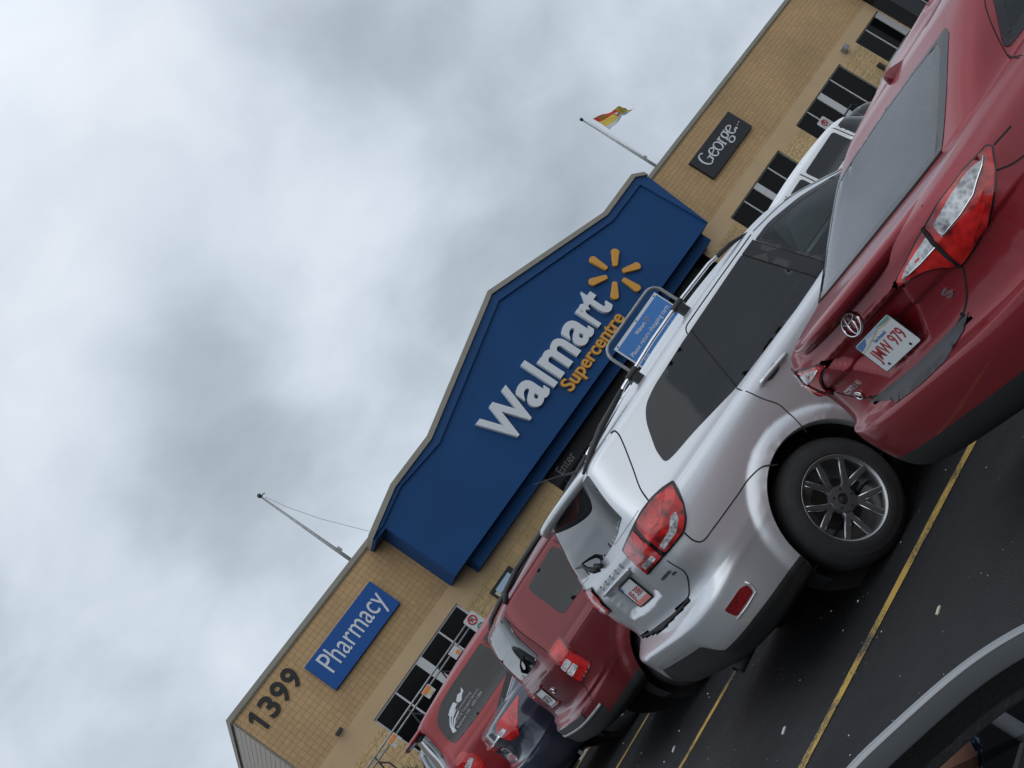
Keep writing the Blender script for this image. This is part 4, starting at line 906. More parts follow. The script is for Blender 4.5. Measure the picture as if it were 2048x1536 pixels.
#CUTHERE
BD.cut(90, inset(DWF, .02)); BD.cut(180, inset(DWS, .022), sg=(1,))
car_base(BD, DOD, 'silver_paint', dod_arch, wr=.362, wd=.225, rim=.243, style='ten', tr=.80, track=.80)
DWR = rnd([(.655, 1.262, .05), (.705, 1.34, .03), (.842, 1.472, .06), (.935, 1.525, .05), (1.06, 1.545, .08), (1.40, 1.552), (2.118, 1.552, .01), (2.138, 1.108, .01), (1.90, 1.115), (1.26, 1.160, .05), (.90, 1.225, .1), (.73, 1.245, .05)], .02)
DPI = [(2.150, 1.108), (2.130, 1.552), (2.248, 1.548), (2.262, 1.108)]
DG = [(.630, 1.575), (.742, 1.293), (.60, 1.264), (.43, 1.248), (.2, 1.24), (0, 1.238), (-.2, 1.24), (-.43, 1.248), (-.60, 1.264), (-.742, 1.293), (-.630, 1.575)]
for sg in (1, -1):
    o = window(BD, DOD, 90, DWR, sg, name='side_window'); o = obj('pillar_trim', BD.patch(90, DPI, .0035, .05, sg), 'frit', DOD, smooth=True)
    window(BD, DOD, 90, DWF, sg, 'clear_glass', .03, name='door_window')
    gaps(DOD, BD.seam(90, [(1.262, 1.16), (1.46, 1.48), (1.50, 1.548)], .010, sg, .0045), BD.seam(90, [(2.144, 1.108), (2.124, 1.55)], .012, sg, .001), BD.seam(90, [(2.266, 1.108), (2.255, 1.55)], .008, sg, .001), m='seam_black', name='window_gap')
    # door handle over its finger cup
    obj('handle_cup', BD.patch(90, rnd([(1.38, 1.065), (1.50, 1.065), (1.51, 1.03), (1.47, 1.015), (1.40, 1.020), (1.37, 1.04)], .03), .002, .02, sg, skirt=0), 'grey_plastic', DOD, smooth=True)
    obj('door_handle', BD.bead(90, [(1.325, 1.060), (1.36, 1.056), (1.45, 1.046), (1.53, 1.036), (1.57, 1.031)], .0155, sg, .026), 'silver_paint', DOD, smooth=True)
    obj('door_handle', BD.bead(90, [(2.22, 1.03), (2.46, 1.01)], .0155, sg, .026), 'silver_paint', DOD, smooth=True)
    # lamps
    DL = rnd([(1.018, 1.178, .01), (.964, 1.205), (.905, 1.223), (.835, 1.230), (.753, 1.220), (.62, 1.204), (.507, 1.188, .01), (.497, 1.100), (.497, 1.000, .01), (.60, 1.002), (.722, 1.000), (.83, .990), (.892, .984, .02), (.940, 1.010, .03), (.985, 1.068), (1.014, 1.130)], .012)
    lamp = obj('tail_lamp', BD.patch(45, DL, .010, .03, sg), 'frit', DOD, smooth=True)
    obj('lens', BD.patch(45, rnd([(1.004, 1.170), (.905, 1.212), (.80, 1.215), (.766, 1.205), (.757, 1.01), (.885, .996), (.93, 1.018), (.975, 1.07)], .015), .015, .022, sg), 'red_lens', lamp, smooth=True)
    obj('lens', BD.patch(45, rnd([(.735, 1.203), (.60, 1.19), (.520, 1.176), (.508, 1.10), (.509, 1.012), (.62, 1.014), (.728, 1.012)], .008), .015, .022, sg), 'red_lens', lamp, smooth=True)
    obj('turn_lens', BD.patch(45, rnd([(.96, 1.172), (.90, 1.196), (.83, 1.196), (.80, 1.14), (.86, 1.12), (.92, 1.15)], .02), .0165, .02, sg), 'bright_red_lens', lamp, smooth=True)
    obj('reversing_lens', BD.patch(45, rnd([(.690, 1.056), (.690, 1.026), (.545, 1.028), (.545, 1.060)], .006), .0170, .02, sg), 'clear_lens', lamp, smooth=True)
    obj('reversing_lens', BD.patch(45, rnd([(.772, 1.052), (.772, 1.022), (.87, 1.022), (.915, 1.045), (.935, 1.080), (.905, 1.088), (.86, 1.058)], .008), .0170, .02, sg), 'clear_lens', lamp, smooth=True)
    gaps(DOD, BD.seam(45, [(.955, 1.60), (.980, 1.585), (.978, 1.54), (.93, 1.40), (.895, 1.302), (.888, 1.228)], .007, sg), BD.seam(45, [(.889, .985), (.884, .93), (.893, .893), (.914, .877), (.95, .872), (1.136, .853), (1.22, .847), (1.30, .820), (1.345, .76)], .007, sg),
        BD.seam(90, [(2.30, 1.575), (1.56, 1.588), (1.50, 1.58), (1.465, 1.545), (1.475, 1.52)], .007, sg), BD.seam(90, [(1.255, 1.158), (1.262, 1.02), (1.285, .90), (1.215, .715)], .007, sg), BD.seam(90, [(2.21, 1.10), (2.21, .50)], .007, sg), BD.seam(90, [(2.33, 1.575), (2.75, 1.50), (3.10, 1.35)], .006, sg), BD.seam(45, [(.47, 1.238), (.72, 1.243), (.83, 1.244)], .0025, sg), m='seam_black', name='panel_gap')
    obj('reflector', BD.patch(45, rnd([(.690, .597), (.823, .597), (.856, .575), (.845, .528), (.70, .528)], .015), .006, .02, sg), 'dark_red_lens', DOD, smooth=True)
    obj('reflector_bezel', BD.bead(45, [(.86, .590), (.866, .560), (.85, .518), (.78, .515), (.69, .518)], .006, sg, .004), 'silver_paint', DOD, smooth=True)
    # roof rail: bright bar on black feet
    ry = .60
    rail = obj('roof_rail', tube([(.93, ry*sg, 1.672), (1.0, ry*sg, 1.690), (1.35, ry*sg, 1.706), (1.70, ry*sg, 1.704), (2.0, ry*sg, 1.688), (2.13, ry*sg, 1.662)], .0125, 10), 'alloy_bright', DOD, smooth=True)
    obj('rail_foot', tube([(.42, ry*sg, 1.600), (.55, ry*sg, 1.632), (.72, ry*sg, 1.665), (.98, ry*sg, 1.688)], [.008, .018, .020, .015], 8), 'black_plastic', rail, smooth=True)
    for x_, z_ in ((1.10, 1.69), (1.64, 1.70)): obj('rail_foot', join(tube([(x_-.045, ry*sg, z_+.004), (x_+.045, ry*sg, z_+.004)], .021, 10), box(x_-.03, x_+.03, ry*sg-.015, ry*sg+.015, 1.58, z_)), 'black_plastic', rail)
    obj('rail_foot', tube([(2.08, ry*sg, 1.672), (2.2, ry*sg, 1.650), (2.34, ry*sg, 1.600)], [.016, .016, .006], 8), 'black_plastic', rail, smooth=True)
obj('rear_window', BD.patch(0, rnd(DG, .012), .003, .025, -1), 'privacy_glass', DOD, smooth=True)
window(BD, DOD, 180, DWS, 1, 'clear_glass', .035, name='windscreen')
interior(DOD, 1.4, 3.45, .72, .72, (2.45,), 'light_cloth')
obj('cabin_wall', box(1.9, 1.93, -.7, .7, .5, 1.5), 'seam_black', DOD)
sp = obj('spoiler', blade(.655, .195, .62, .052, .30, 1.640, .10, drop=.040, rootz=.004), 'silver_paint', DOD, smooth=True)
gaps(DOD, BD.seam(0, mirror_poly([(.800, .975), (.795, .87), (.70, .80), (.606, .764), (.3, .748), (0, .744)]), .009, -1), BD.seam(0, [(-.62, 1.02), (-.60, 1.0)], .004, -1), m='seam_black', name='panel_gap')
obj('gate_lip', BD.patch(0, [(-.60, .760), (0, .742), (.60, .760), (.60, .748), (0, .728), (-.60, .748)], .004, .03, -1), 'seam_black', DOD, smooth=True)
obj('grab_bar', join(BD.bead(0, [(-.37, 1.096), (0, 1.098), (.37, 1.096)], .009, -1, .012)), 'silver_paint', DOD, smooth=True)
for i, chh in enumerate('DODGE'): badge(BD, DOD, 0, -.30+.15*i, 1.137, chh, .040, .034)
M2 = badge(BD, DOD, 45, .60, .930, 'CROSSROAD', .15, .018, 'grey_plastic'); badge(BD, DOD, 45, .66, .906, 'AWD', .045, .014, 'grey_plastic')
PM = on(BD, 0, .02, .978, -1, .008)
pl, ch = plate(DOD, PM, 'JJF 388')
ch('scene_band', prism([(-.147, .040), (-.147, .073), (-.11, .073), (-.12, .045)], -.0032, -.0022), 'plate_blue')
ch('registration_strip', box(-.150, .150, -.0036, -.0022, -.086, -.052), 'plate_pink'); ch('plate_frame', tube([(a, -.002, b) for a, b in rrect(-.156, .156, -.088, .080, .012, 4)], .005, 6, closed=True), 'seam_black')
# wiper
wp = Matrix.Translation(BD.hit(0, -.02, 1.235, -1)[0])
obj('rear_wiper', join(tube([(-.02, 0, -.01), (-.045, .02, .01), (-.05, .06, .05), (-.035, .10, .075), (-.02, .22, .09), (.0, .36, .10)], [.022, .020, .015, .012, .009, .006], 8), tube([(-.03, -.02, .02), (-.02, -.06, -.012)], .016, 8)), 'black_plastic', DOD, smooth=True).location = BD.hit(0, -.05, 1.235, -1)[0]
p_ = BD.hit('top', .66, .05, 1)[0]
obj('roof_antenna', tube([(p_.x, p_.y, p_.z-.01), (p_.x-.01, p_.y, p_.z+.02), (p_.x-.10, p_.y, p_.z+.10), (p_.x-.24, p_.y, p_.z+.20)], [.02, .012, .004, .003], 8), 'black_plastic', DOD, smooth=True)
obj('exhaust', tube([(.06, -.35, .30), (.4, -.35, .32)], .035, 14, cap=False), 'dark_steel', DOD, smooth=True)
# ---- maroon wagon
PAT = empty('maroon_wagon', 'boxy maroon wagon with an upright square tail lamp and black lower bumper', 'car', PAT_LOC, 0, 'cars parked in the near row')
car_base(BP, PAT, 'dark_red_paint', pat_arch, wr=.342, wd=.215, rim=.215, style='seven', tr=.75)
PG = [(.615, 1.572), (.70, 1.19), (.5, 1.165), (0, 1.155), (-.5, 1.165), (-.70, 1.19), (-.615, 1.572), (0, 1.585)]
PWQ = rnd([(.565, 1.20), (.605, 1.545), (1.02, 1.575), (1.02, 1.185)], .045); PWR = rnd([(1.10, 1.185), (1.10, 1.575), (1.98, 1.572), (1.98, 1.16)], .03); PWF = rnd([(2.05, 1.16), (2.05, 1.572), (2.45, 1.55), (2.95, 1.16)], .03)
obj('rear_window', BP.patch(0, rnd(PG, .03), .004, .025, -1), 'privacy_glass', PAT, smooth=True)
for sg in (1, -1):
    for k, w_ in enumerate((PWQ, PWR, PWF)): window(BP, PAT, 90, w_, sg, name='side_window')
    lamp = obj('tail_lamp', BP.patch(45, rnd([(.750, 1.145), (.865, 1.140), (.880, .825), (.715, .812)], .02), .014, .03, sg), 'dark_red_lens', PAT, smooth=True)
    obj('lens', BP.patch(45, rnd([(.760, 1.133), (.853, 1.128), (.868, .837), (.728, .824)], .02), .018, .022, sg), 'bright_red_lens', lamp, smooth=True)
    obj('reversing_lens', BP.patch(45, rnd([(.738, 1.00), (.810, 1.005), (.812, .955), (.735, .95)], .01), .021, .02, sg), 'clear_lens', lamp, smooth=True)
    obj('reversing_lens', BP.patch(45, rnd([(.735, .942), (.812, .947), (.815, .897), (.731, .892)], .01), .021, .02, sg), 'clear_lens', lamp, smooth=True)
    gaps(PAT, BP.seam(45, [(.66, 1.57), (.70, 1.38), (.735, 1.20), (.738, 1.146)], .008, sg), BP.seam(45, [(.72, .81), (.70, .74), (.66, .66)], .008, sg), BP.seam(90, [(1.06, 1.59), (1.06, 1.0), (1.15, .78)], .007, sg), m='seam_black', name='panel_gap')
    def prz(x): return BP.hit('top', x, .60, 1)[0].z
    obj('roof_rail', tube([(.42, .62*sg, prz(.42)), (.50, .62*sg, prz(.5)+.045), (.7, .62*sg, prz(.7)+.065), (1.6, .62*sg, prz(1.6)+.07), (2.3, .62*sg, prz(2.3)+.06), (2.5, .62*sg, prz(2.5)+.01)], .024, 10), 'black_plastic', PAT, smooth=True)
obj('panel_gap', BP.seam(0, [(-.70, .68), (-.5, .655), (.5, .655), (.70, .68)], .010, -1), 'seam_black', PAT)
obj('bumper_step', BP.patch(0, rnd([(-.62, .668), (.62, .668), (.60, .615), (-.60, .615)], .01), .008, .03, -1), 'grey_plastic', PAT, smooth=True)
obj('bumper_trim', BP.bead(0, [(-.80, .60), (-.6, .60), (0, .598), (.6, .60), (.80, .60)], .014, -1, .004), 'galv', PAT, smooth=True)
plate(PAT, on(BP, 0, .0, .925, -1, .012), 'GVF 214', tm='number_black')
obj('plate_surround', join(BP.bead(0, [(-.19, .83), (.19, .83)], .014, -1, .006), BP.bead(0, [(-.19, 1.022), (.19, 1.022)], .012, -1, .010)), 'dark_red_paint', PAT, smooth=True)
obj('emblem', xf(tube(ell(.045, .022), .006, 6, closed=True), on(BP, 0, .38, .93, -1, .002)), 'chrome', PAT, smooth=True); badge(BP, PAT, 0, -.45, .99, 'Jeep', .09, .035)
p_ = BP.hit(0, .1, 1.19, -1)[0]
obj('rear_wiper', tube([(p_.x-.005, p_.y+.02, p_.z-.02), (p_.x-.03, p_.y, p_.z+.02), (p_.x-.02, p_.y-.1, p_.z+.06), (p_.x-.01, p_.y-.30, p_.z+.09)], [.02, .014, .009, .006], 8), 'black_plastic', PAT, smooth=True)
# ---- navy sedan
NAV = empty('navy_sedan', 'dark navy sedan with a triangular red tail lamp, hidden behind the maroon wagon', 'car', (1.36, 12.22, 0), 0, 'cars parked in the near row')
nav_arch = [(1.02, .31, .345), (3.66, .31, .345)]
BN = Body(sedan_rows(4.60, .885, 1.46, 1.13, 1.15), .03, nav_arch, dents=[(mirror_poly([(.34, .93), (.27, .76), (0, .75)]), .03, .04)])
car_base(BN, NAV, 'navy_paint', nav_arch, wr=.315, wd=.2, rim=.2, style='seven', tr=.76)
obj('rear_window', BN.patch(0, mirror_poly([(.600, 1.158), (.58, 1.25), (.55, 1.33), (0, 1.345)])[::-1], .003, .04, -1), 'privacy_glass', NAV, smooth=True)
for sg in (1, -1):
    for w_ in (CWR, CWF): window(BN, NAV, 90, [(x, z+.03) for x, z in w_], sg, name='door_window')
    lamp = obj('tail_lamp', BN.patch(45, rnd([(.95, 1.075), (.62, 1.10), (.50, 1.03), (.60, .88), (.72, .86)], .02), .006, .03, sg), 'bright_red_lens', NAV, smooth=True)
    obj('reversing_lens', BN.patch(45, rnd([(.50, 1.035), (.66, 1.025), (.68, .985), (.54, .985)], .008), .010, .02, sg), 'clear_lens', lamp, smooth=True)
obj('chrome_bar', BN.bead(0, [(-.62, 1.0), (-.3, .99), (.3, .99), (.62, 1.0)], .018, -1, .006), 'chrome', NAV, smooth=True)
plate(NAV, on(BN, 0, .0, .86, -1, .008), 'HKD 072', tm='number_black')
obj('panel_gap', BN.seam(0, [(-.60, .88), (-.46, .74), (0, .72), (.46, .74), (.60, .88)], .008, -1), 'seam_black', NAV)
# ---- red van
VAN = empty('red_minivan', 'red minivan with a white company decal on its dark rear side window', 'car', (1.02, 15.06, 0), 0, 'cars parked in the near row')
van_arch = [(1.02, .34, .38), (4.10, .34, .38)]
BV = Body(suv_rows(5.14, .975, 1.75, .10, 1.20, 1.80, .24, 1.02, .95, 1.85, .18, .20, nr=5, dr=.26), .035, van_arch)
car_base(BV, VAN, 'van_red_paint', van_arch, wr=.335, wd=.215, rim=.21, style='seven', tr=.84)
VW1 = rnd([(.42, 1.30, .06), (.43, 1.45, .1), (.50, 1.62, .1), (.68, 1.705, .1), (.95, 1.725), (1.60, 1.725), (1.60, 1.255), (.80, 1.265)], .03); VW2 = rnd([(1.64, 1.255), (1.64, 1.725), (2.60, 1.725), (2.60, 1.22)], .03); VW3 = rnd([(2.68, 1.21), (2.68, 1.72), (3.15, 1.69), (3.95, 1.15)], .03)
obj('rear_window', BV.patch(0, rnd([(-.78, 1.25), (-.70, 1.70), (.70, 1.70), (.78, 1.25)], .05), .003, .05, -1), 'privacy_glass', VAN, smooth=True)
for sg in (1, -1):
    for k, w_ in enumerate((VW1, VW2, VW3)): vw = window(BV, VAN, 90, w_, sg, name='side_window'); VD = vw if (k == 0 and sg < 0) else globals().get('VD')
    lamp = obj('tail_lamp', BV.patch(45, rnd([(.84, 1.19), (.95, 1.19), (1.02, 1.0), (.95, .80), (.80, .80), (.76, 1.0)], .05), .008, .03, sg), 'bright_red_lens', VAN, smooth=True)
    obj('reversing_lens', BV.patch(45, rnd([(.84, 1.06), (.95, 1.08), (.97, 1.03), (.86, .99)], .02), .012, .02, sg), 'clear_lens', lamp, smooth=True)
    gaps(VAN, BV.seam(90, [(1.63, 1.69), (1.63, 1.1), (1.72, .6)], .008, sg), BV.seam(90, [(2.64, 1.69), (2.64, .4)], .008, sg), BV.seam(90, [(1.0, 1.06), (2.6, 1.02)], .008, sg), m='seam_black', name='panel_gap')
    obj('wing_mirror', join(xf(lathe([(.001, -.02), (.09, 0), (.12, .06), (.11, .16), (.001, .19)], 16, 'y'), Matrix.Translation((3.55, 1.02*sg, 1.18)) @ Matrix.Diagonal((.7, .9*sg, .9, 1)))), 'van_red_paint', VAN, smooth=True)
plate(VAN, on(BV, 0, .0, .95, -1, .008), 'BNX 506', tm='plate_red')
def DX(x): return .52+(x-.80)*.80
def DZ(z): return 1.36+(z-1.255)*.80
def decal(txt, u, v, w, h, shear=0):
    P0 = text_geom(txt, w, h, 0, .005, shear); V = []
    for a, b, c in P0[0]:
        r = BV.hit(90, DX(u+a), DZ(v+c), -1); V.append(r[0]+r[1]*.006)
    return V, P0[1]
sw = []
for k in range(3):
    pts = [(.80+.02*k, 1.30-.01*k), (.86, 1.40-.03*k), (.98, 1.485-.045*k), (1.10, 1.525-.055*k)]
    lo = [(x+.012, z-.018) for x, z in pts]; poly = pts+lo[::-1]
    sw.append(BV.patch(90, [(DX(a), DZ(b)) for a, b in poly], .006, .03, -1, skirt=0))
sw.append(BV.patch(90, [(DX(a), DZ(b)) for a, b in [(.97, 1.50), (1.05, 1.53), (1.17, 1.55), (1.19, 1.49), (1.08, 1.465), (.99, 1.43)]], .007, .03, -1, skirt=0))
sw.append(BV.patch(90, [(DX(a), DZ(b)) for a, b in [(1.22, 1.53), (1.30, 1.56), (1.36, 1.54), (1.42, 1.58), (1.40, 1.52), (1.33, 1.50), (1.26, 1.46), (1.20, 1.49)]], .006, .03, -1, skirt=0))
gaps(VD or VAN, *sw, decal('Consulting', 1.10, 1.395, .34, .05), decal('Disposal & Transport Services', .88, 1.325, .66, .052), decal('Bayview NB   443-2386', .90, 1.255, .64, .052), m='sign_white', name='decal')
obj('company_name', decal('DMSI', .985, 1.455, .15, .05), 'sign_blue', VD or VAN)
# ---- more vehicles
def simple_suv(name, label, loc, paintm, rows, wins, glassm='privacy_glass', L=4.6, arch=((.95, .35, .40), (3.7, .35, .40)), group=None, rz=0, tr=.78, rear=True):
    t = empty(name, label, 'car', loc, rz, group); B = Body(rows, .045, arch); car_base(B, t, paintm, arch, wr=.345, wd=.22, rim=.21, style='five', tr=tr)
    for w_ in wins:
        for sg in (1, -1): window(B, t, 90, w_, sg, name='side_window')
    return t, B
GRY, BG = simple_suv('grey_crossover', 'grey blue crossover just showing its roof edge at the foot of the row', (1.02, 17.75, 0), 'grey_blue_paint', suv_rows(4.5, .90, 1.68, .12, 1.10, 1.66, .28, 1.04, 1.2, 1.9, .2, .22), [rnd([(.62, 1.20), (.80, 1.52), (1.3, 1.57), (1.3, 1.16)], .05), rnd([(1.36, 1.15), (1.36, 1.57), (2.2, 1.57), (2.2, 1.12)], .03)], group='cars parked in the near row')
obj('rear_window', BG.patch(0, rnd([(-.70, 1.17), (-.60, 1.56), (.60, 1.56), (.70, 1.17)], .04), .003, .05, -1), 'privacy_glass', GRY, smooth=True)
obj('roof_rail', tube([(.5, -.62, 1.62), (.6, -.62, 1.67), (1.6, -.62, 1.70), (2.5, -.62, 1.66)], .018, 8), 'alloy_bright', GRY, smooth=True)
WIN_W = [rnd([(.30, 1.29), (.34, 1.62), (.98, 1.64), (.98, 1.28)], .05), rnd([(1.10, 1.28), (1.10, 1.64), (1.45, 1.64), (1.45, 1.27)], .05), rnd([(1.58, 1.27), (1.58, 1.64), (2.50, 1.64), (2.50, 1.25)], .06), rnd([(2.65, 1.25), (2.65, 1.63), (3.10, 1.60), (3.55, 1.26)], .05)]
WHT, BW = simple_suv('white_truck', 'long white sport utility truck with dark side windows beyond the red sedan', (9.5, 14.95, 0), 'white_paint', suv_rows(5.4, 1.0, 1.78, .08, 1.26, 1.76, .35, 1.20, 1.7, 2.3, .18, .06), WIN_W, arch=((1.1, .40, .45), (4.4, .40, .45)), tr=.85)
gaps(WHT, *[BW.seam(90, p, .02, -1) for p in ([(1.04, 1.68), (1.04, .5)], [(1.52, 1.69), (1.52, 1.0), (1.6, .6)], [(2.58, 1.69), (2.58, .5)])], m='seam_black', name='panel_gap')
BLK, BB = simple_suv('black_truck', 'black sport utility truck with a roof rack far beyond the white one', (16.3, 21.0, 0), 'black_paint', suv_rows(4.3, .93, 1.66, .08, 1.15, 1.64, .35, 1.12, 1.5, 2.1, .15, .06), [rnd([(.30, 1.2), (.34, 1.52), (1.6, 1.54), (1.6, 1.18)], .05), rnd([(1.7, 1.18), (1.7, 1.54), (2.3, 1.50), (2.6, 1.18)], .04)])
gaps(BLK, tube([(.5, -.6, 1.62), (.52, -.6, 1.72), (1.9, -.6, 1.72), (1.95, -.6, 1.62)], .02, 8), tube([(.5, .6, 1.62), (.52, .6, 1.72), (1.9, .6, 1.72), (1.95, .6, 1.62)], .02, 8), tube([(.9, -.6, 1.72), (.9, .6, 1.72)], .015, 8), tube([(1.6, -.6, 1.72), (1.6, .6, 1.72)], .015, 8), m='black_plastic', name='roof_rack')
SLV, BS = simple_suv('silver_hatchback', 'pale blue grey hatchback parked far off at the top right corner', (21.2, 22.5, 0), 'grey_blue_paint', suv_rows(4.2, .87, 1.50, .10, 1.0, 1.50, .25, .95, 1.0, 2.0, .22, .22), [rnd([(.55, 1.05), (.8, 1.36), (1.6, 1.40), (1.6, 1.02)], .05), rnd([(1.68, 1.02), (1.68, 1.40), (2.2, 1.38), (3.0, 1.0)], .04)])
obj('rear_spoiler', blade(.66, .08, .50, .04, .10, 1.775, .10, drop=.03), 'van_red_paint', VAN, smooth=True)
for b_ in ALLB: b_.finish()
# ------------------------------------------------------------------ things between the cars and the store
t = froot('red_sign', 'small dark red sign on the tan wall just above the maroon wagon roof', 'sign', 14.9, 38, 2.6)
fobj('panel', box(15.15, 17.2, 37.9, 37.995, 2.15, 2.72), 'red_sign', t, bevel=.02); fobj('lettering', put(text_geom('TAKE OUT', 1.7, .30, .02, .01), 15.32, 37.899, 2.33), 'frame_white', t)
t = froot('framed_notice', 'small black framed pale notice on the wall left of the red sign', 'sign', 13.4, 38, 2.7)
fobj('frame', box(12.75, 13.95, 37.9, 37.995, 2.35, 2.95), 'sign_black', t); fobj('notice', box(12.95, 13.72, 37.88, 37.899, 2.62, 2.84), 'pale_blue', t); fobj('notice', box(12.83, 12.945, 37.88, 37.899, 2.55, 2.78), 'cream', t)
def shrub(s, D, h, r, label):
    t = froot('shrub', label, 'shrub', s, D, 0, 'shrubs along the store wall'); V = []; F = []; rng = random.Random(int(s*10))
    for k in range(700):
        a, b, q = rng.uniform(0, 6.283), rng.uniform(-1, 1), rng.random()**.4; c = Vector((s+r*q*math.cos(a)*math.sqrt(1-b*b*.9), D+r*q*math.sin(a)*math.sqrt(1-b*b*.9), h*.55+h*.45*b*q))
        u = Vector((rng.uniform(-1, 1), rng.uniform(-1, 1), rng.uniform(-1, 1))).normalized()*.05; w = u.orthogonal().normalized()*.028; n = len(V); V += [c-u, c+w, c+u, c-w]; F.append((n, n+1, n+2, n+3))
    fobj('foliage', (V, F), 'leaf', t); fobj('stem', join(*[tube([(s, D, 0), (s+.2*r*math.cos(k), D+.2*r*math.sin(k), h*.3), (s+.6*r*math.cos(k), D+.6*r*math.sin(k), h*.7)], [.03, .02, .01], 6) for k in range(5)]), 'dark_steel', t)
shrub(7.05, 36.5, 2.15, .42, 'dark green shrub under the right corner of the pharmacy windows'); shrub(6.1, 36.5, 2.05, .50, 'dark green shrub nearest the left building corner')
shrub(44.6, 36.5, 1.5, .5, 'rusty green shrub between the two right hand windows')
# cart shelter frame: twin top rails carried on hoops
CS = empty('cart_shelter', 'dark double rail frame of a cart shelter in front of the pharmacy windows', 'cart shelter', (2.4, 20, 0))
def co(nm, g, m, t=CS, par=None, **k):
    l = t.location; return obj(nm, ([(v[0]-l[0], v[1]-l[1], v[2]-l[2]) for v in g[0]],)+tuple(g[1:]), m, par or t, **k)
for z in (2.235, 2.155): co('rail', tube([(.75, 20, z), (3.95, 20, z-.01)], .017, 8), 'galv', smooth=True)
for x in (1.12, 2.06, 2.90, 3.84):
    for dx in (0, .13): co('hoop', tube([(x, 20, 2.24), (x-.02, 20, 2.12), (x-.06+dx, 20, 1.98), (x-.07+dx, 20, 1.8), (x-.07+dx, 20, 0)], .016, 8), 'dark_steel', smooth=True)
co('rail', tube([(3.70, 20, 1.98), (3.98, 20, 1.97)], .014, 8), 'frame_white', smooth=True)
def cart_tag(x, z, label, plain=False):
    t = empty('cart_tag', label, 'sign', (x, 19.96, z), 0, 'little orange and white tags on the cart shelter')
    co('board', box(x-.095, x+.095, 19.945, 19.965, z-.085, z+.085), 'frame_white', t)
    if plain: co('mark', disc(x+.03, z-.03, .042, .036, 19.935, 19.944, 14), 'orange', t)
    else: co('mark', box(x-.085, x+.075, 19.935, 19.944, z+.01, z+.075), 'orange', t); co('mark', disc(x+.01, z-.038, .045, .034, 19.935, 19.944, 14), 'plate_gold', t)
cart_tag(3.27, 2.11, 'white tag with a small orange disc, nearest the tall permit sign', True); cart_tag(2.48, 2.11, 'orange and white tag in the middle of the cart shelter rail'); cart_tag(1.52, 2.12, 'orange and white tag at the left end of the cart shelter rail')
def permit(x, y, z, label, w=.27, h=.44):
    t = empty('permit_sign', label, 'sign', (x, y, 0), 0, 'permit signs on grey posts')
    co('board', prism(rrect(x-w/2, x+w/2, z-h/2, z+h/2, .04), y-.01, y), 'frame_white', t); co('post', tube([(x, y+.03, 0), (x, y+.03, z+h/2)], .02, 8), 'galv', t, smooth=True)
    ring = lambda cz, m: co('ring', xf(tube([(.075*math.cos(a), 0, .075*math.sin(a)) for a in np.linspace(0, 2*math.pi, 25)[:-1]], .014, 6, closed=True), Matrix.Translation((x, y-.012, cz))), m, t)
    ring(z+.11, 'red_sign'); ring(z-.10, 'green_mark'); co('mark', tube([(x-.05, y-.014, z+.16), (x+.05, y-.014, z+.06)], .011, 6), 'red_sign', t)
    co('mark', text_geom_at('P', x-.03, y-.011, z+.075, .06, .08), 'number_black', t); co('mark', text_geom_at('P', x-.03, y-.011, z-.135, .06, .08), 'green_mark', t)
def text_geom_at(txt, x, y, z, w, h, d=.006, off=.01):
    g = text_geom(txt, w, h, d, off); return [(a+x, b+y, c+z) for a, b, c in g[0]], g[1]
permit(3.88, 19.9, 2.07, 'white permit sign with red and green rings left of the maroon wagon'); permit(18.74, 22, 1.93, 'white permit sign with red and green rings before the right hand windows', .30, .48)
# the cart return sign
RS = empty('cart_return_sign', 'blue framed sign asking to return shopping carts, above the silver crossover', 'sign', (8.4, 16, 0), 0)
fr_ = rrect(7.66, 9.16, 1.72, 2.70, .20, 6)
co('frame', tube([(a, 16.03, b) for a, b in fr_], .027, 10, closed=True), 'galv', RS, smooth=True)
for x in (7.68, 9.14): co('post', tube([(x, 16.03, 0), (x, 16.03, 1.9)], .034, 10), 'galv', RS, smooth=True)
co('board', box(7.80, 9.03, 15.99, 16.005, 1.85, 2.585), 'sign_white', RS); co('panel', box(7.825, 9.005, 15.984, 15.989, 1.87, 2.535), 'return_blue', RS)
co('lettering', text_geom_at('Walmart', 8.22, 15.983, 2.405, .26, .065), 'sign_white', RS); co('lettering', text_geom_at('Please return shopping carts', 7.87, 15.983, 2.235, 1.08, .095, off=.0), 'sign_white', RS); co('lettering', text_geom_at('SVP retournez vos chariots', 7.93, 15.983, 2.04, .95, .075, off=.0), 'sign_white', RS)
co('lettering', text_geom_at('to the cart corral', 8.12, 15.983, 1.93, .55, .06, off=.0), 'sign_white', RS)
co('burst', join(*[tube([(8.55+.018*math.cos(a), 15.982, 2.44+.018*math.sin(a)), (8.55+.045*math.cos(a), 15.982, 2.44+.045*math.sin(a))], .006, 6) for a in [R(90+60*k) for k in range(6)]]), 'sign_yellow', RS)
for x, z in ((7.87, 2.56), (8.42, 2.56), (8.96, 2.56)): co('bolt', disc(x, z, .012, .012, 15.982, 15.99, 8), 'number_black', RS)
t = empty('marker_post', 'thin grey post standing on the asphalt behind the maroon wagon bumper', 'post', (2.15, 13.79, 0))
co('pole', tube([(2.15, 13.79, 0), (2.15, 13.79, .62)], .024, 10), 'galv', t, smooth=True); co('foot', lathe_at((2.15, 13.79, 0)) if False else box(2.08, 2.22, 13.72, 13.86, 0, .015), 'frame_white', t)
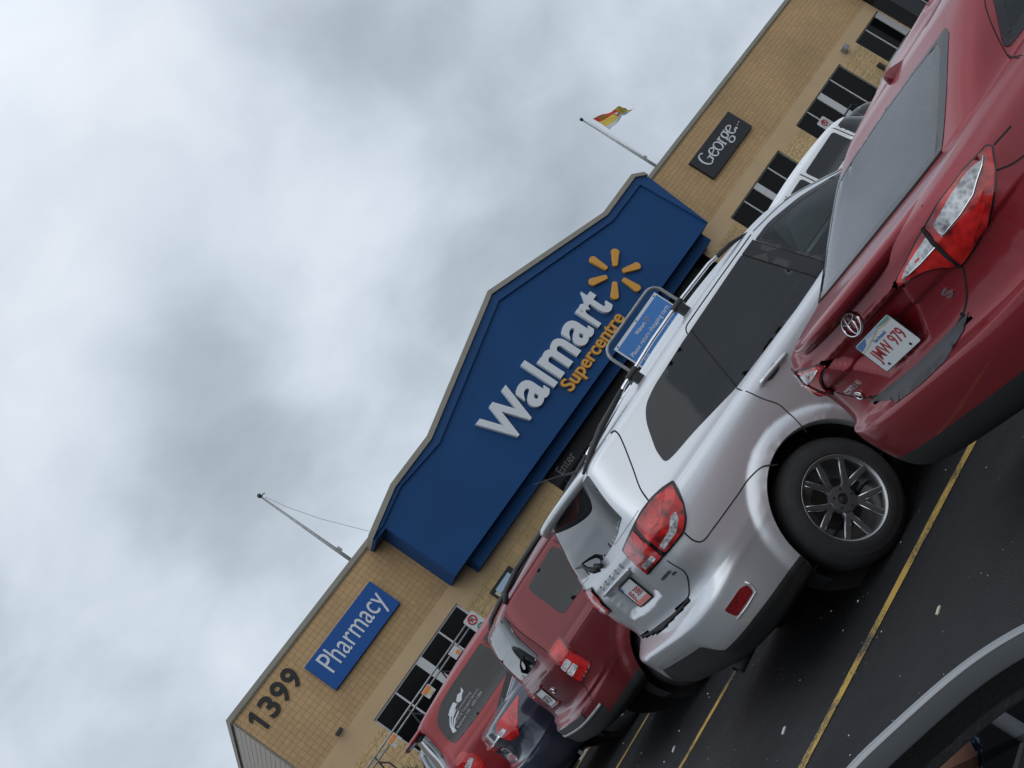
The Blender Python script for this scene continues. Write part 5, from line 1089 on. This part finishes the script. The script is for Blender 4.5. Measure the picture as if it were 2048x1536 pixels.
# litter
for x, y, l, w, a, m_, lab in ((1.62, 5.98, .055, .02, .6, 'plate_white', 'white cigarette butt beside the nearest yellow line'), (1.75, 8.62, .07, .022, .8, 'plate_white', 'white cigarette butt between the two middle yellow lines'), (1.22, 7.6, .05, .018, 1.0, 'cream', 'cream cigarette butt near the wing mirror, left one'), (2.06, 4.62, .05, .02, .4, 'cream', 'cream cigarette butt on the open asphalt right of the nearest line')): scrap(x, y, l, w, a, m_, lab)
# ------------------------------------------------------------------ the photographer's own car: wing mirror low on the right
OWN = empty('own_car', 'grey car the photo is taken from, only its wing mirror in the bottom right corner', 'car', (0, 0, 0))
Cc = Vector((0, 0, CAM_H)); MC = Cc+pixdir(1980, 1530)*.80
mn = Vector((-.28, -.935, .16)).normalized(); e1 = Vector((0, 0, 1)).cross(mn).normalized()*1.0; e1 = e1 if e1.x > 0 else -e1; e2 = mn.cross(e1).normalized(); e2 = e2 if e2.z > 0 else -e2
OUT = [(-.222, .045), (-.150, .0905), (-.078, .1065)]
def onplane(px, py):
    d = pixdir(px, py); k = (MC-Cc).dot(mn)/d.dot(mn); p = Cc+d*k-MC; return (p.dot(e1), p.dot(e2))
op_ = [onplane(*q) for q in ((1690, 1536), (1800, 1432), (1900, 1340), (1960, 1290), (2003, 1266), (2048, 1252))]
cxm = op_[-1][0]; tr_ = op_[-1]
# close the outline below and to the left with the same rounded shape
lo = [(tr_[0]+.030, tr_[1]-.012), (tr_[0]+.055, tr_[1]-.045), (tr_[0]+.060, tr_[1]-.085), (tr_[0]+.040, tr_[1]-.130), (tr_[0]-.01, tr_[1]-.155), (tr_[0]-.08, tr_[1]-.160), (tr_[0]-.145, tr_[1]-.150), (tr_[0]-.185, tr_[1]-.115), (tr_[0]-.190, tr_[1]-.06), (op_[0][0]-.03, op_[0][1]+.004)]
ctrl = op_+lo
def smooth_loop(P, n=8):
    out = []; m_ = len(P)
    for i in range(m_):
        p0, p1, p2, p3 = [np.array(P[(i+k) % m_]) for k in (-1, 0, 1, 2)]
        for k in range(n): s_ = k/n; out.append(tuple(.5*((2*p1)+(-p0+p2)*s_+(2*p0-5*p1+4*p2-p3)*s_*s_+(-p0+3*p1-3*p2+p3)*s_**3)))
    return out
LOOP = smooth_loop(ctrl)
def even(P, n=150):
    P = np.array(P); Q = np.vstack([P, P[:1]]); L = np.concatenate([[0], np.cumsum(np.hypot(*np.diff(Q, axis=0).T))]); t_ = np.linspace(0, L[-1], n, endpoint=False); return np.stack([np.interp(t_, L, Q[:, 0]), np.interp(t_, L, Q[:, 1])], 1)
LOOP = even(LOOP)
for _k in range(60): LOOP = LOOP*.5+(np.roll(LOOP, 1, 0)+np.roll(LOOP, -1, 0))*.25
LOOP = [tuple(q) for q in even(LOOP)]
cen = np.mean(np.array(LOOP), 0)
def ring3(ins, dep):
    lp = inset(LOOP, ins) if ins else LOOP; return [MC+e1*a+e2*b+mn*dep for a, b in lp]
def rings(specs, close_last=False, close_first=False):
    V = []; F = []; n = len(LOOP)
    for sp_ in specs: V += ring3(*sp_)
    for j in range(len(specs)-1):
        for i in range(n): F.append((j*n+i, j*n+(i+1) % n, (j+1)*n+(i+1) % n, (j+1)*n+i))
    if close_last: F.append(tuple((len(specs)-1)*n+i for i in range(n)))
    return V, F
mir = obj('wing_mirror', rings([(.004, .0015), (.0015, .0008), (.0003, -.0015), (.0005, -.006), (.002, -.018), (.005, -.035), (.011, -.055), (.022, -.078), (.040, -.096), (.06, -.105)], True), 'own_paint', OWN, smooth=True)
obj('mirror_flange', rings([(.004, .0015), (.0055, .0005), (.0165, -.003), (.018, -.005)]), 'mirror_grey', mir, smooth=True)
obj('mirror_bezel', rings([(.018, -.0049), (.021, -.010), (.034, -.026), (.036, -.027), (.040, -.0262), (.042, -.0275)]), 'black_plastic', mir, smooth=True)
gl_ = ring3(.0415, -.0272); obj('mirror_glass', (gl_, [tuple(range(len(gl_)))]), 'mirror_glass', mir)
# mount, door and window pillar of the same car (the glass shows them)
def skin_obj(name, pts, edges, radii, m, parent, root=0, sub=2):
    me = bpy.data.meshes.new(name); me.from_pydata(pts, edges, []); me.materials.append(MAT[m]); o = bpy.data.objects.new(name, me); COL.objects.link(o); o.parent = parent
    sk = o.modifiers.new('skin', 'SKIN'); sk.use_smooth_shade = True
    for i, r in enumerate(radii): me.skin_vertices[0].data[i].radius = (r, r) if not isinstance(r, tuple) else r
    for i in range(len(pts)): me.skin_vertices[0].data[i].use_root = (i == root)
    ss = o.modifiers.new('sub', 'SUBSURF'); ss.levels = ss.render_levels = sub; return o
mount = MC+e1*(-.17)-mn*.03
obj('mirror_mount', tube([mount, mount+Vector((-.05, -.02, -.02)), Vector((.03, mount.y-.06, mount.z-.06))], [.03, .028, .04], 12), 'black_plastic', mir, smooth=True)
obj('door', join(box(.035, .075, -1.15, .72, .35, 1.02), box(.03, .08, -1.15, .80, 1.02, 1.045)), 'own_paint', OWN, bevel=.012)
obj('door_seal', box(.02, .045, -1.15, .78, 1.045, 1.06), 'rubber', OWN)
obj('window_pillar', tube([(.052, -.34, 1.0), (.050, -.34, 1.30), (.045, -.36, 1.54)], .013, 10), 'frame_white', OWN, smooth=True)
obj('roof_frame', tube([(-.12, -.93, 1.52), (-.15, -.3, 1.56), (-.13, .15, 1.55)], .035, 10), 'seam_black', OWN, smooth=True)
obj('car_seat', join(box(-.70, -.22, -.75, -.2, .40, .55), xf(box(-.70, -.22, -.08, .08, 0, .72), Matrix.Translation((0, -.78, .50)) @ Matrix.Rotation(R(12), 4, 'X'))), 'seat_cloth', OWN, bevel=.05)
obj('cabin_lining', join(box(-1.5, -1.45, -1.6, .7, .3, 1.5), box(-1.5, .0, -1.62, -1.60, .3, 1.5)), 'seam_black', OWN)
PER = empty('person', 'person in a blue flecked short sleeved shirt seated in the car taking the photo', 'person', (-.42, -.50, 0))
o_ = Vector((-.42, -.50, 0))
def rel(*p): return tuple(Vector(p)-o_)
B_ = [rel(-.42, -.52, .60), rel(-.42, -.56, .80), rel(-.42, -.60, 1.00), rel(-.42, -.62, 1.14), rel(-.42, -.61, 1.24), rel(-.42, -.58, 1.33), rel(-.42, -.56, 1.42),
      rel(-.24, -.60, 1.15), rel(-.09, -.46, 1.16), rel(-.025, -.30, 1.135), rel(-.085, -.26, 1.10), rel(-.19, -.22, 1.07), rel(-.29, -.20, 1.05),
      rel(-.60, -.60, 1.13), rel(-.60, -.36, 1.02), rel(-.32, -.22, 1.20), rel(-.12, -.12, 1.34),
      rel(-.34, -.45, .58), rel(-.32, -.05, .62), rel(-.32, .10, .22), rel(-.32, .26, .16), rel(-.50, -.45, .58), rel(-.52, -.05, .62), rel(-.52, .10, .22), rel(-.52, .26, .16)]
E_ = [(0, 1), (1, 2), (2, 3), (3, 4), (4, 5), (5, 6), (3, 7), (7, 8), (8, 9), (9, 10), (10, 11), (11, 12), (3, 13), (13, 14), (14, 15), (15, 16), (0, 17), (17, 18), (18, 19), (19, 20), (0, 21), (21, 22), (22, 23), (23, 24)]
rad = [(.16, .12), (.15, .11), (.17, .11), (.15, .09), (.055, .055), (.085, .10), (.07, .09), .062, .052, .047, .040, .028, (.035, .018), .062, .046, .034, (.035, .018), .08, .06, .045, (.04, .03), .08, .06, .045, (.04, .03)]
n = len(B_)
for base, h_, sgn in ((12, Vector(B_[12]), 1), (16, Vector(B_[16]), -1)):
    for k in range(5):
        off = Vector((-.010, (-.028+.018*k)*1.0, .0)) if base == 12 else Vector((.01, -.005, (-.028+.018*k)))
        ln = (.062, .072, .076, .070, .055)[k]; st = len(B_)
        d_ = Vector((-.9, .25, -.2)).normalized() if base == 12 else Vector((.75, .3, .2)).normalized()
        if k == 0: d_ = (d_+Vector((0, -.9, 0)) if base == 12 else d_+Vector((-.9, 0, 0))).normalized(); ln = .05
        p1_ = h_+off+d_*.03; p2_ = p1_+d_*ln*.5; p3_ = p2_+(d_+Vector((-.7, 0, -.2) if base == 12 else (0, .1, -.8))).normalized()*ln*.45
        B_ += [tuple(p1_), tuple(p2_), tuple(p3_)]; E_ += [(base, st), (st, st+1), (st+1, st+2)]; rad += [.0095, .0088, .0078]
# nose and ears grow out of the head
for p, a_, r_ in (((-.42, -.455, 1.375), 5, .012), ((-.335, -.57, 1.375), 5, .014), ((-.505, -.57, 1.375), 5, .014)): B_.append(rel(*p)); E_.append((a_, len(B_)-1)); rad.append(r_)
body_ = skin_obj('body', B_, E_, rad, 'skin', PER)
skin_obj('shirt', [B_[0], B_[1], B_[2], B_[3], B_[7], B_[8], tuple((Vector(B_[8])*.12+Vector(B_[9])*.88)), B_[13], tuple((Vector(B_[13])*.4+Vector(B_[14])*.6))], [(0, 1), (1, 2), (2, 3), (3, 4), (4, 5), (5, 6), (3, 7), (7, 8)], [(.175, .135), (.17, .13), (.185, .125), (.165, .105), (.085, .085), .078, .066, .078, .066], 'shirt', PER)
skin_obj('trousers', [B_[0], B_[17], B_[18], B_[19], B_[21], B_[22], B_[23]], [(0, 1), (1, 2), (2, 3), (0, 4), (4, 5), (5, 6)], [(.172, .13), .095, .076, .06, .095, .076, .06], 'seat_cloth', PER)
hv, hf = lathe([(.001, .125), (.05, .115), (.085, .075), (.098, .02), (.092, -.02), (.080, -.05)], 20, 'z'); obj('hair', xf((hv, hf), Matrix.Translation(rel(-.42, -.585, 1.405)) @ Matrix.Diagonal((.98, 1.1, 1, 1))), 'hair', PER, smooth=True)
for dx in (-.035, .035): obj('eye', xf(lathe([(.001, -.012), (.009, -.008), (.012, 0)], 10, 'y'), Matrix.Translation(rel(-.42+dx, -.475, 1.395))), 'plate_white', PER, smooth=True)
obj('mouth', tube([rel(-.445, -.482, 1.325), rel(-.42, -.476, 1.322), rel(-.395, -.482, 1.325)], .005, 6), 'dark_red_lens', PER, smooth=True)
# unseen dark belt, added round the car park to darken the car body reflections
V = []; F = []; rng = random.Random(3); n = 150
for j, (rr, hh) in enumerate(((62, 0), (60, .45), (61, .8), (64, 1.0), (70, .8), (72, 0))):
    for i in range(n+1):
        a = R(98+252*i/n); h = (6.2+1.0*math.sin(i*.17)+.6*math.sin(i*.41+1)+rng.uniform(-.25, .25)); r_ = rr+rng.uniform(-.8, .8); V.append((r_*math.cos(a), r_*math.sin(a), h*hh))
for j in range(5):
    for i in range(n): a = j*(n+1)+i; F.append((a, a+1, a+n+2, a+n+1))
tag(obj('reflection_belt', (V, F), 'dark_steel'), 'unseen dark belt added round the car park to darken car reflections', 'reflection_belt', kind='stuff')
